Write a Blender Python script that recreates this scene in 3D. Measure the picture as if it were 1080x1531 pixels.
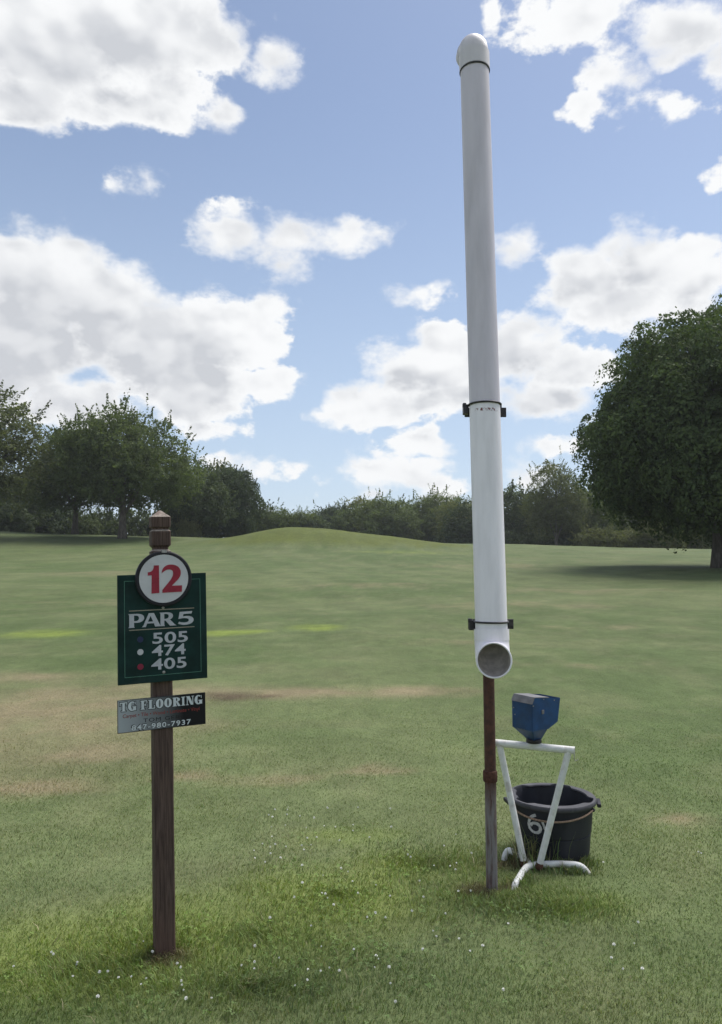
import bpy, math, random
import numpy as np
from mathutils import Vector, Matrix

for o in list(bpy.data.objects):
    bpy.data.objects.remove(o)
SC = bpy.context.scene
COL = SC.collection
R = math.radians

# ------------------------------------------------------------------ camera
cam_d = bpy.data.cameras.new("camera")
cam = bpy.data.objects.new("camera", cam_d)
COL.objects.link(cam)
cam.location = (0, 0, 1.6)
cam.rotation_euler = (R(90 + 4.367), 0, 0)
cam_d.sensor_fit = 'VERTICAL'
cam_d.sensor_height = 24.0
cam_d.lens = 17.447
cam_d.clip_start = 0.05
cam_d.clip_end = 6000
SC.camera = cam

# ------------------------------------------------------------------ light and exposure
SUN_EL, SUN_AZ = 60.0, 48.0          # degrees; azimuth to the right of the view direction (+Y)
sun_d = bpy.data.lights.new("sun", 'SUN')
sun_d.energy = 3.0
sun_d.angle = R(34)
sun_d.color = (1.0, 0.95, 0.88)
sun = bpy.data.objects.new("sun", sun_d)
COL.objects.link(sun)
_d = Vector((math.sin(R(SUN_AZ)) * math.cos(R(SUN_EL)), math.cos(R(SUN_AZ)) * math.cos(R(SUN_EL)), math.sin(R(SUN_EL))))
sun.rotation_euler = (-_d).to_track_quat('-Z', 'Y').to_euler()
sun.location = (0, 0, 30)

SC.view_settings.view_transform = 'Standard'
SC.view_settings.look = 'None'
SC.view_settings.exposure = 0.65
SC.view_settings.gamma = 1.0
SC.view_settings.use_curve_mapping = False
SC.cycles.max_bounces = 5
SC.cycles.diffuse_bounces = 3
SC.cycles.glossy_bounces = 2
SC.cycles.transmission_bounces = 3
SC.cycles.transparent_max_bounces = 4
SC.cycles.caustics_reflective = False
SC.cycles.caustics_refractive = False
SC.cycles.use_denoising = True
SC.cycles.use_adaptive_sampling = True
SC.cycles.adaptive_threshold = 0.02


class NT:
    """small helper for node trees"""
    def __init__(s, tree):
        s.t = tree
        s.t.nodes.clear()

    def n(s, kind, **kw):
        nd = s.t.nodes.new(kind)
        for k, v in kw.items():
            setattr(nd, k, v)
        return nd

    def l(s, a, b):
        s.t.links.new(a, b)

    def put(s, v, sock):
        if hasattr(v, "is_output"):
            s.l(v, sock)
        elif v is not None:
            sock.default_value = v

    def m(s, op, a, b=None, c=None, clamp=False):
        nd = s.n('ShaderNodeMath', operation=op, use_clamp=clamp)
        for i, v in enumerate((a, b, c)):
            s.put(v, nd.inputs[i])
        return nd.outputs[0]

    def v(s, op, a, b=None, c=None):
        nd = s.n('ShaderNodeVectorMath', operation=op)
        for i, v in enumerate((a, b, c)):
            s.put(v, nd.inputs[i])
        return nd.outputs['Value'] if op in ('LENGTH', 'DOT_PRODUCT', 'DISTANCE') else nd.outputs[0]

    def rng(s, v, a, b, c=0.0, d=1.0, smooth=True):
        nd = s.n('ShaderNodeMapRange')
        if smooth:
            nd.interpolation_type = 'SMOOTHSTEP'
        s.put(v, nd.inputs[0])
        for i, q in enumerate((a, b, c, d)):
            s.put(q, nd.inputs[1 + i])
        return nd.outputs[0]

    def noise(s, vec, scale, detail=4.0, rough=0.5, out=0, dist=0.0):
        nd = s.n('ShaderNodeTexNoise')
        s.put(vec, nd.inputs['Vector'])
        nd.inputs['Scale'].default_value = scale
        nd.inputs['Detail'].default_value = detail
        nd.inputs['Roughness'].default_value = rough
        nd.inputs['Distortion'].default_value = dist
        return nd.outputs[out]

    def mix(s, f, a, b, mode='MIX'):
        nd = s.n('ShaderNodeMix', data_type='RGBA', blend_type=mode)
        s.put(f, nd.inputs[0])
        for v, i in ((a, 6), (b, 7)):
            if isinstance(v, tuple) and len(v) == 3:
                v = v + (1.0,)
            s.put(v, nd.inputs[i])
        return nd.outputs[2]

    def fmix(s, f, a, b):
        nd = s.n('ShaderNodeMix', data_type='FLOAT')
        s.put(f, nd.inputs[0]); s.put(a, nd.inputs[2]); s.put(b, nd.inputs[3])
        return nd.outputs[0]


# ------------------------------------------------------------------ sky with cumulus
# azimuth, elevation, half width, half height (degrees) of each cloud lobe
CLOUDS = [(-24.4, 34.2, 8.52, 3.18), (-17.9, 35.8, 8.32, 2.86), (-11.3, 36.4, 3.13, 1.81), (-25.6, 31.0, 3.94, 2.04), (-18.7, 31.9, 5.31, 1.34), (-21.5, 30.7, 3.72, 0.85), (-14.3, 33.6, 3.55, 1.52), (-7.4, 35.3, 2.4, 1.7), (-11.8, 32.2, 2.06, 1.18), (-17.0, 27.5, 2.1, 1.25), (-10.5, 24.7, 3.49, 1.6), (-5.2, 25.0, 4.4, 1.5), (-0.9, 24.6, 2.7, 1.3), (-5.5, 22.8, 2.8, 1.0), (-23.9, 19.5, 5.3, 4.38), (-25.5, 15.3, 5.56, 4.92), (-19.7, 18.2, 4.43, 4.33), (-15.9, 16.0, 5.09, 4.27), (-10.9, 17.5, 4.81, 3.11), (-7.1, 19.8, 2.18, 1.23), (-12.4, 13.5, 4.73, 2.94), (-7.5, 13.7, 3.7, 1.29), (-11.7, 10.6, 2.1, 1.0), (-21.8, 12.4, 5.2, 2.2), (-10.3, 7.9, 1.61, 0.4), (-7.2, 7.8, 1.33, 0.31), (1.0, 12.6, 3.91, 1.92), (5.7, 15.5, 4.66, 3.05), (11.4, 16.4, 4.9, 2.7), (7.8, 13.2, 6.64, 2.09), (16.3, 14.7, 3.62, 2.15), (14.3, 12.7, 4.41, 1.76), (3.1, 16.5, 1.57, 0.79), (-2.6, 11.6, 1.14, 0.66), (4.7, 9.6, 3.6, 1.2), (2.3, 7.1, 4.39, 1.54), (5.9, 6.4, 2.81, 0.87), (0.0, 5.4, 1.65, 0.51), (5.0, 20.7, 1.78, 0.61), (12.8, 23.4, 2.5, 1.4), (21.2, 21.6, 3.59, 2.98), (24.8, 20.0, 3.27, 2.82), (17.4, 20.7, 3.46, 2.26), (19.8, 18.9, 4.9, 1.63), (15.7, 20.0, 2.2, 1.29), (22.2, 16.5, 1.62, 0.91), (15.3, 11.1, 2.04, 0.64), (14.7, 9.2, 1.9, 0.8), (12.2, 7.2, 2.5, 1.1), (-7.2, 4.1, 1.52, 0.41), (16.9, 36.8, 4.48, 1.69), (13.6, 37.4, 2.06, 1.27), (10.6, 37.7, 0.84, 1.06), (24.5, 34.7, 3.51, 1.82), (19.0, 33.3, 3.0, 1.35), (17.3, 32.1, 1.37, 1.16), (22.7, 30.8, 1.9, 0.8), (26.6, 32.5, 1.38, 1.43), (26.4, 25.8, 0.77, 0.64)]


def build_world():
    w = bpy.data.worlds.new("World")
    SC.world = w
    w.use_nodes = True
    w.cycles.sampling_method = 'NONE'
    g = NT(w.node_tree)
    out = g.n('ShaderNodeOutputWorld')
    bg = g.n('ShaderNodeBackground')
    g.l(bg.outputs[0], out.inputs[0])
    sky = g.n('ShaderNodeTexSky', sky_type='NISHITA')
    sky.sun_disc = False
    sky.sun_elevation = R(SUN_EL)
    sky.sun_rotation = R(SUN_AZ)
    sky.altitude = 200
    sky.air_density = 1.0
    sky.dust_density = 0.6
    sky.ozone_density = 2.0
    d = g.v('NORMALIZE', g.n('ShaderNodeTexCoord').outputs['Generated'])
    sx = g.n('ShaderNodeSeparateXYZ')
    g.l(d, sx.inputs[0])
    deg = 180 / math.pi
    az = g.m('MULTIPLY', g.m('ARCTAN2', sx.outputs[0], sx.outputs[1]), deg)
    el = g.m('MULTIPLY', g.m('ARCSINE', sx.outputs[2]), deg)
    cb = g.n('ShaderNodeCombineXYZ')
    g.l(az, cb.inputs[0]); g.l(el, cb.inputs[1])
    q = g.v('MULTIPLY', d, (1.0, 1.0, 1.5))
    # domain warp so that the lobes lose their ellipse outlines
    wn = g.n('ShaderNodeTexNoise'); g.l(q, wn.inputs['Vector'])
    wn.inputs['Scale'].default_value = 11.0; wn.inputs['Detail'].default_value = 3.0
    warp = g.v('MULTIPLY_ADD', wn.outputs['Color'], (3.6, 2.1, 0.0), (-1.8, -1.05, 0.0))
    p = g.v('ADD', cb.outputs[0], warp)
    acc = None
    for (a, e, ra, re) in CLOUDS:
        rr = min(ra, re * 1.3)
        ln = g.v('LENGTH', g.v('MULTIPLY_ADD', p, (1 / ra, 1 / re, 0), (-a / ra, -e / re, 0)))
        dp = g.m('MULTIPLY_ADD', ln, -rr, rr)            # depth inside the lobe, degrees
        acc = dp if acc is None else g.m('MAXIMUM', acc, dp)
    # how much cloud lies between a point and the sun (only the large lobes matter)
    pu = g.v('ADD', p, (0.9, 2.3, 0.0))
    above = None
    for (a, e, ra, re) in CLOUDS:
        if re < 1.25:
            continue
        rr = min(ra, re * 1.3)
        dp = g.m('MULTIPLY_ADD', g.v('LENGTH', g.v('MULTIPLY_ADD', pu, (1 / ra, 1 / re, 0), (-a / ra, -e / re, 0))), -rr, rr)
        above = dp if above is None else g.m('MAXIMUM', above, dp)
    # the same kind of cloud everywhere else in the sky
    gen = g.m('MULTIPLY_ADD', g.noise(q, 3.0, 2.0), 16.0, -8.2)
    inside = g.m('MULTIPLY', g.rng(g.m('ABSOLUTE', az), 28, 34, 1, 0), g.rng(el, 39, 45, 1, 0))
    field = g.m('MINIMUM', g.m('ADD', g.fmix(inside, gen, acc), .25), 3.2)
    above = g.fmix(inside, g.m('MULTIPLY_ADD', g.noise(g.v('ADD', q, (0.0, 0.0, 0.05)), 3.0, 2.0), 16.0, -8.2), above)
    f1 = g.noise(q, 15.0, 9.0, 0.60)
    f2 = g.noise(q, 13.0, 2.6, 0.5)
    f3 = g.noise(g.v('ADD', q, (0.010, 0.008, 0.026)), 13.0, 2.6, 0.5)
    big = g.noise(q, 7.0, 3.0, 0.5)
    dens = g.m('MULTIPLY_ADD', g.m('SUBTRACT', f1, 0.5), 6.4, field)
    # edges are crisp in some places and torn to wisps in others
    cover = g.rng(dens, g.rng(big, .35, .65, -0.25, -0.05), g.rng(big, .40, .62, 0.50, 1.9))
    core = g.rng(dens, 0.35, 2.6)
    lump = g.rng(g.m('ADD', g.m('SUBTRACT', f2, f3), g.m('MULTIPLY_ADD', f1, .35, -.175)), -0.16, 0.15, 1, 0)
    shade = g.m('MULTIPLY_ADD', g.rng(big, .36, .64, 0, .75), .12, g.m('MULTIPLY', lump, .66))
    shade = g.m('MULTIPLY_ADD', g.rng(g.m('MULTIPLY_ADD', f1, 4.0, g.m('SUBTRACT', above, 2.0)), -.3, 2.6), .50, shade)
    grey = g.m('MULTIPLY', core, shade, clamp=True)
    ccol = g.mix(grey, (0.91, 0.92, 0.93), (0.58, 0.60, 0.64))
    blue = g.mix(1.0, sky.outputs[0], (0.136, 0.126, 0.124), 'MULTIPLY')
    # low haze pales the sky towards the horizon
    blue = g.mix(g.rng(el, -2, 36, 0.68, 0.16), blue, (0.56, 0.68, 0.82))
    g.l(g.mix(cover, blue, ccol), bg.inputs[0])
    bg.inputs[1].default_value = 0.68


build_world()


# ------------------------------------------------------------------ terrain height
def sm(a, b, x):
    t = np.clip((x - a) / (b - a), 0, 1)
    return t * t * (3 - 2 * t)


def _vn(ix, iy, seed):
    h = (ix.astype(np.int64) * 374761393 + iy.astype(np.int64) * 668265263 + seed * 974634777) & 0xFFFFFFFF
    h = ((h ^ (h >> 13)) * 1274126177) & 0xFFFFFFFF
    return ((h ^ (h >> 16)) & 0xFFFF) / 65535.0


def vnoise(x, y, seed=1):
    x = np.asarray(x, float); y = np.asarray(y, float)
    ix, iy = np.floor(x), np.floor(y)
    fx, fy = x - ix, y - iy
    fx = fx * fx * (3 - 2 * fx); fy = fy * fy * (3 - 2 * fy)
    a = _vn(ix, iy, seed); b = _vn(ix + 1, iy, seed); c = _vn(ix, iy + 1, seed); d = _vn(ix + 1, iy + 1, seed)
    return (a * (1 - fx) + b * fx) * (1 - fy) + (c * (1 - fx) + d * fx) * fy


def H(x, y):
    x = np.asarray(x, float); y = np.asarray(y, float)
    t = y - 5.0
    ramp = np.where(t < -2, 0, np.where(t > 2, t, (t + 2) ** 2 / 8.0))   # soft start of the rise
    h = 0.05 * np.minimum(ramp, 67.0)
    g = 1.05 - 0.025 * (np.clip(x, -40, 40) + 4)
    h = h + g * sm(37, 72, y)
    h = h - 0.045 * np.clip(y - 76, 0, 80)
    # grassy mound
    sxm = np.where(x < -5.0, 4.0, 7.4)
    h = h + 1.42 * np.exp(-((x + 5.0) / sxm) ** 2 * 0.5 - ((y - 60) / 2.9) ** 2 * 0.5)
    far = sm(7, 20, y) * (1 - sm(300, 600, y))
    h = h + far * (0.22 * (vnoise(x / 9.0, y / 7.0, 3) - .5) + 0.10 * (vnoise(x / 3.1, y / 2.6, 5) - .5))
    h = h + 0.022 * (vnoise(x / .45, y / .45, 7) - .5) * sm(1.0, 2.0, y)
    return h


def Hs(x, y):
    return float(H(x, y))


# ------------------------------------------------------------------ materials
def principled(g, color, rough=0.6, spec=0.3, metal=0.0, normal=None):
    b = g.n('ShaderNodeBsdfPrincipled')
    if isinstance(color, tuple) and len(color) == 3:
        color = color + (1.0,)
    g.put(color, b.inputs['Base Color'])
    g.put(rough, b.inputs['Roughness'])
    b.inputs['Specular IOR Level'].default_value = spec
    b.inputs['Metallic'].default_value = metal
    if normal is not None:
        g.l(normal, b.inputs['Normal'])
    return b


def newmat(name):
    m = bpy.data.materials.new(name)
    m.use_nodes = True
    return m, NT(m.node_tree)


def finish(g, sh):
    o = g.n('ShaderNodeOutputMaterial')
    g.l(sh, o.inputs[0])


def bump(g, h, strength=0.3, dist=0.002):
    b = g.n('ShaderNodeBump')
    b.inputs['Strength'].default_value = strength
    b.inputs['Distance'].default_value = dist
    g.l(h, b.inputs['Height'])
    return b.outputs[0]


def simple(name, col, rough=0.5, var=0.15, scale=30.0, spec=0.3, metal=0.0, dirt=None, dirt_amt=0.5, stretch=(1, 1, 1), bstr=0.15, bdist=0.001):
    m, g = newmat(name)
    tc = g.n('ShaderNodeTexCoord').outputs['Object']
    tc = g.v('MULTIPLY', tc, stretch)
    n = g.noise(tc, scale, 5, 0.6)
    lo = tuple(c * (1 - var) for c in col); hi = tuple(min(1, c * (1 + var)) for c in col)
    c = g.mix(g.rng(n, .3, .7), lo, hi)
    if dirt:
        dn = g.noise(tc, scale * .35, 6, 0.65)
        c = g.mix(g.m('MULTIPLY', g.rng(dn, .52, .68), dirt_amt), c, dirt)
    b = principled(g, c, g.rng(n, 0, 1, max(.05, rough - .08), min(1, rough + .08)), spec, metal, bump(g, n, bstr, bdist))
    finish(g, b.outputs[0])
    return m


DRY = [(-3.5, 7.9, 1.5, 1.2), (-2.85, 6.4, 1.1, .9), (-2.5, 8.4, 1.1, .8), (-3.6, 6.8, 1.1, 1.1), (-2.2, 7.2, .8, .8), (-0.75, 8.7, 1.3, .34), (.55, 8.8, .8, .26),
       (-.72, 5.7, .34, .12), (-2.45, 5.45, .5, .16), (-1.25, 5.75, .3, .12), (2.1, 4.9, .22, .16), (0.1, 5.85, .3, .1), (-4.2, 9.6, .9, .4)]
FAINT = [(4.4, 18.8, 2.2, 1.0), (4.7, 14.5, 1.6, .3), (7.0, 24.0, 3.2, 1.6), (-6.5, 20, 2.5, .8), (3.0, 10.5, 1.4, .35), (-10, 33, 5, 1.9), (6.5, 40, 4, 1.9), (1.5, 12.5, 1.2, .25), (0, 25, 3, .8)]
DIRT = [(-1.43, 8.5, .45, .24), (-.80, 3.20, .12, .09), (.63, 3.79, .13, .10), (.80, 4.13, .16, .07), (-1.05, 8.56, .25, .07), (.76, 3.80, .07, .06)]
BRIGHT = [(-1.2, 3.2, .8, .42), (-.6, 3.42, .75, .42), (-.1, 3.75, .62, .40), (.35, 4.1, .50, .26), (.75, 3.74, .42, .20), (1.0, 3.66, .32, .14), (-.05, 4.55, .35, .16), (3.2, 52.0, 4.5, 1.6)]


def fbm(x, y, seed, octs=4):
    out = 0; amp = .5; tot = 0
    for i in range(octs):
        out = out + amp * vnoise(x * 2 ** i + i * 17.3, y * 2 ** i - i * 9.1, seed + i); tot += amp; amp *= .55
    return out / tot


def turf_np(x, y):
    """colour of the lawn by its place on the ground; shared by the soil sheet and the blades"""
    x = np.asarray(x, float); y = np.asarray(y, float)
    dist = np.hypot(x, y)
    n1 = fbm(x * .35, y * .35, 21)
    n2 = fbm(x * 2.2, y * 2.2, 31)
    k = .5 + np.clip((dist - 3) / 22, 0, 1) * 2.2
    wx = x + (fbm(x * 1.6, y * 1.6, 41) - .5) * 1.1 * k
    wy = y + (fbm(x * 1.6, y * 1.6, 51) - .5) * .75 * k

    def near(lst, w=1.0):
        acc = np.full(x.shape, 99.0)
        for (cx, cy, rx, ry) in lst:
            acc = np.minimum(acc, np.hypot((x + (wx - x) * w - cx) / rx, (y + (wy - y) * w - cy) / ry))
        return acc

    def mx(c, f, col):
        f = np.asarray(f)[..., None]
        return c * (1 - f) + np.array(col) * f
    c = np.zeros(x.shape + (3,)) + np.array(TURF_A)
    c = mx(c, sm(.34, .66, n1), TURF_B)
    c = mx(c, sm(.45, .75, n2) * .40, TURF_C)
    # faint mowing stripes up the fairway
    ph = (x + .28 * y + .8 * (fbm(x * .2, y * .2, 15) - .5)) / .95
    ph2 = (x - .45 * y + .8 * (fbm(x * .2, y * .2, 16) - .5)) / 1.1
    st = sm(-.5, .5, np.sin(ph * np.pi)) * sm(-.2, .6, vnoise(x * .07, y * .05, 19) - .25) + .7 * sm(-.5, .5, np.sin(ph2 * np.pi)) * sm(-.2, .6, vnoise(x * .06, y * .06, 29) - .35)
    c = c * (1 + (.11 * (st - .6) * sm(4.5, 8, y))[..., None])
    c = mx(c, (1 - sm(.25, 1.6, near(DRY, .6))) * (.55 + .45 * sm(.32, .62, n2)) * .76, TURF_DRY)
    c = mx(c, (1 - sm(.20, 1.6, near(FAINT))) * (.2 + .8 * sm(.32, .62, n2)) * .32, TURF_DRY)
    c = mx(c, (1 - sm(.30, 1.4, near(BRIGHT, .35))) * (.45 + .55 * sm(.3, .6, n2)) * .64, TURF_BRIGHT)
    c = mx(c, (1 - sm(.45, 1.15, near(STRIPS, .3))) * (.6 + .4 * sm(.3, .6, n2)) * .9, (.150, .195, .042))
    c = mx(c, (1 - sm(.4, 1.2, near(DIRT, .35))) * .8, TURF_DIRT)
    c = mx(c, (1 - sm(.8, 1.15, near(MOUND))) * (.7 + .3 * sm(.3, .6, fbm(x * .3, y * .9, 77))), (.086, .104, .026))
    return c


STRIPS = [(-5.8, 13.8, .95, .75), (-2.4, 13.7, .7, .5), (-.83, 14.35, .65, .6)]
MOUND = [(-3.0, 58.8, 10.0, 3.3), (3.0, 59.0, 6.0, 2.6)]
TURF_A, TURF_B, TURF_C = (.075, .104, .040), (.100, .124, .054), (.132, .142, .072)
TURF_DRY, TURF_BRIGHT, TURF_DIRT = (.190, .153, .098), (.140, .176, .044), (.070, .048, .034)


def g_comb(g, f):
    cb = g.n('ShaderNodeCombineXYZ')
    for i in range(3):
        g.l(f, cb.inputs[i])
    return cb.outputs[0]


def make_ground_mat():
    m, g = newmat("mown_turf")
    flat = g.v('MULTIPLY', g.n('ShaderNodeNewGeometry').outputs['Position'], (1, 1, 0))
    c = g.n('ShaderNodeAttribute', attribute_name='turf').outputs['Color']
    f1 = g.noise(g.v('MULTIPLY', flat, (1, .6, 1)), 38.0, 6, .75)
    f2 = g.noise(g.v('MULTIPLY', flat, (1, .7, 1)), 5.0, 6, .7)
    f3 = g.noise(g.v('MULTIPLY', flat, (.8, .8, 1)), 1.1, 5, .65)
    k = g.m('MULTIPLY', g.rng(f1, .3, .7, .82, 1.25, False), g.rng(f2, .3, .7, .84, 1.18, False))
    k = g.m('MULTIPLY', k, g.rng(g.v('LENGTH', flat), 4, 16, 1.25, 1.06))
    k = g.m('MULTIPLY', k, g.rng(f3, .3, .7, .86, 1.14, False))
    c = g.mix(1.0, c, g_comb(g, k), 'MULTIPLY')
    hgt = g.m('ADD', f1, g.m('MULTIPLY', f2, 2.0))
    b = principled(g, c, .85, .12, 0, bump(g, hgt, .55, .03))
    finish(g, b.outputs[0])
    return m


def make_blade_mat():
    m, g = newmat("grass_blade")
    c = g.n('ShaderNodeAttribute', attribute_name='turf').outputs['Color']
    b = principled(g, c, .55, .2)
    tr = g.n('ShaderNodeBsdfTranslucent')
    g.l(g.mix(1.0, c, (1.0, 1.15, .55), 'MULTIPLY'), tr.inputs[0])
    mx = g.n('ShaderNodeMixShader'); mx.inputs[0].default_value = .3
    g.l(b.outputs[0], mx.inputs[1]); g.l(tr.outputs[0], mx.inputs[2])
    finish(g, mx.outputs[0])
    return m


def make_leaf_mat(name, col, var=.45, trans=.22, hue2=None):
    m, g = newmat(name)
    t = g.n('ShaderNodeAttribute', attribute_name='tint').outputs['Fac']
    lo = tuple(c * (1 - var) for c in col); hi = hue2 or tuple(c * (1 + var) for c in col)
    c = g.mix(t, lo, hi)
    rn = g.n('ShaderNodeObjectInfo').outputs['Random']          # every tree has its own shade of green
    c = g.mix(1.0, c, g.mix(rn, (.82, .84, .90), (1.22, 1.14, 1.0)), 'MULTIPLY')
    b = principled(g, c, .65, .10)
    tr = g.n('ShaderNodeBsdfTranslucent')
    g.l(g.mix(1.0, c, (1.1, 1.2, .6), 'MULTIPLY'), tr.inputs[0])
    mx = g.n('ShaderNodeMixShader'); mx.inputs[0].default_value = trans
    g.l(b.outputs[0], mx.inputs[1]); g.l(tr.outputs[0], mx.inputs[2])
    finish(g, mx.outputs[0])
    return m


# ------------------------------------------------------------------ mesh helpers
def tag(o, label=None, cat=None, group=None, kind=None):
    for k, v in (('label', label), ('category', cat), ('group', group), ('kind', kind)):
        if v:
            o[k] = v
    return o


def empty(name, loc, label, cat, group=None, rot=None):
    o = bpy.data.objects.new(name, None)
    o.empty_display_size = .1
    COL.objects.link(o)
    o.location = loc
    if rot is not None:
        o.rotation_euler = rot
    return tag(o, label, cat, group)


def link(name, me, parent=None, mats=(), smooth=False, loc=None):
    o = bpy.data.objects.new(name, me)
    COL.objects.link(o)
    if parent is not None:
        o.parent = parent
    for m in mats:
        me.materials.append(m)
    if smooth:
        me.polygons.foreach_set('use_smooth', [True] * len(me.polygons))
    if loc is not None:
        o.location = loc
    return o


class MB:
    def __init__(s):
        s.v, s.f, s.mi = [], [], []

    def add(s, vs, fs, mi=0):
        b = len(s.v)
        s.v += [tuple(q) for q in vs]
        s.f += [tuple(i + b for i in f) for f in fs]
        s.mi += [mi] * len(fs)

    def rings(s, rings, closed=False, cap0=True, cap1=True, mi=0):
        n = len(rings[0]); vs = [p for r in rings for p in r]; fs = []
        m = len(rings)
        for i in range(m if closed else m - 1):
            a, b = i * n, ((i + 1) % m) * n
            for j in range(n):
                k = (j + 1) % n
                fs.append((a + j, a + k, b + k, b + j))
        if not closed and cap0:
            fs.append(tuple(reversed(range(n))))
        if not closed and cap1:
            fs.append(tuple((m - 1) * n + j for j in range(n)))
        s.add(vs, fs, mi)

    def tube(s, pts, rad, seg=16, caps=True, up=None, mi=0):
        pts = [Vector(p) for p in pts]
        if not hasattr(rad, '__len__'):
            rad = [rad] * len(pts)
        rs = []; ref = None
        for i, p in enumerate(pts):
            t = (pts[min(i + 1, len(pts) - 1)] - pts[max(i - 1, 0)]).normalized()
            if ref is None:
                ref = Vector((0, 0, 1)) if abs(t.z) < .9 else Vector((0, 1, 0))
            a = (ref - t * ref.dot(t)).normalized()
            ref = a
            b = t.cross(a)
            rs.append([p + (a * math.cos(2 * math.pi * j / seg) + b * math.sin(2 * math.pi * j / seg)) * rad[i] for j in range(seg)])
        s.rings(rs, cap0=caps, cap1=caps, mi=mi)

    def lathe(s, prof, seg=48, cen=(0, 0, 0), cap0=False, cap1=False, mi=0, wob=None):
        rs = []
        for (r, z) in prof:
            rs.append([(cen[0] + r * math.cos(2 * math.pi * j / seg), cen[1] + r * math.sin(2 * math.pi * j / seg), cen[2] + z) for j in range(seg)])
        s.rings(rs, cap0=cap0, cap1=cap1, mi=mi)

    def box(s, c, d, M=None, mi=0):
        vs = []
        for z in (-1, 1):
            for y in (-1, 1):
                for x in (-1, 1):
                    p = Vector((x * d[0] / 2, y * d[1] / 2, z * d[2] / 2))
                    if M is not None:
                        p = M @ p
                    vs.append(p + Vector(c))
        s.add(vs, [(0, 2, 3, 1), (4, 5, 7, 6), (0, 1, 5, 4), (2, 6, 7, 3), (0, 4, 6, 2), (1, 3, 7, 5)], mi)

    def build(s, name, mats, parent=None, smooth=False, auto=None, bev=0):
        me = bpy.data.meshes.new(name)
        me.from_pydata(s.v, [], s.f)
        if not isinstance(mats, (list, tuple)):
            mats = [mats]
        o = link(name, me, parent, mats)
        me.polygons.foreach_set('material_index', s.mi)
        if smooth or auto:
            me.polygons.foreach_set('use_smooth', [True] * len(me.polygons))
            if auto:
                me.set_sharp_from_angle(angle=R(auto))
        if bev:
            b = o.modifiers.new('bevel', 'BEVEL')
            b.width = bev; b.segments = 2; b.limit_method = 'ANGLE'; b.angle_limit = R(40)
        me.update()
        return o


def np_mesh(name, verts, loops_per_face, idx, tint=None):
    """verts (n,3); idx flat; every face has loops_per_face corners"""
    me = bpy.data.meshes.new(name)
    me.vertices.add(len(verts))
    me.vertices.foreach_set('co', np.asarray(verts, np.float32).ravel())
    idx = np.asarray(idx, np.int32)
    nf = len(idx) // loops_per_face
    me.loops.add(len(idx))
    me.loops.foreach_set('vertex_index', idx)
    me.polygons.add(nf)
    me.polygons.foreach_set('loop_start', np.arange(nf, dtype=np.int32) * loops_per_face)
    if tint is not None:
        at = me.attributes.new('tint', 'FLOAT', 'POINT')
        at.data.foreach_set('value', np.asarray(tint, np.float32))
    me.update(calc_edges=True)
    return me


def set_colour(me, rgb):
    at = me.attributes.new('turf', 'FLOAT_COLOR', 'POINT')
    at.data.foreach_set('color', np.concatenate([rgb, np.ones((len(rgb), 1))], 1).astype(np.float32).ravel())


# ------------------------------------------------------------------ ground
def axis(mid0, mid1, step, lo, hi, grow=1.09):
    a = list(np.arange(mid0, mid1 + 1e-6, step))
    s = step
    while a[-1] < hi:
        s *= grow; a.append(a[-1] + s)
    s = step
    b = []
    x = a[0]
    while x > lo:
        s *= grow; x -= s; b.append(x)
    return np.array(b[::-1] + a)


def build_ground():
    xs = axis(-4, 4, .14, -1600, 1600)
    ys = axis(1.5, 13, .14, -120, 2500, 1.035)
    X, Y = np.meshgrid(xs, ys)
    Z = H(X, Y)
    V = np.stack([X, Y, Z], -1).reshape(-1, 3)
    nx, ny = len(xs), len(ys)
    i = np.arange(ny - 1)[:, None] * nx + np.arange(nx - 1)[None, :]
    f = np.stack([i, i + 1, i + 1 + nx, i + nx], -1).reshape(-1)
    me = np_mesh("ground", V, 4, f)
    set_colour(me, turf_np(X.ravel(), Y.ravel()))
    o = link("ground", me, None, [make_ground_mat()], smooth=True)
    tag(o, "mown green golf course turf rising to a low mound", None, None, 'structure')


build_ground()


# ------------------------------------------------------------------ trees
def rand_dirs(rng, n):
    v = rng.normal(size=(n, 3))
    return v / np.linalg.norm(v, axis=1, keepdims=True)


def nrmz(v):
    return v / np.maximum(np.linalg.norm(v, axis=1, keepdims=True), 1e-6)


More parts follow.
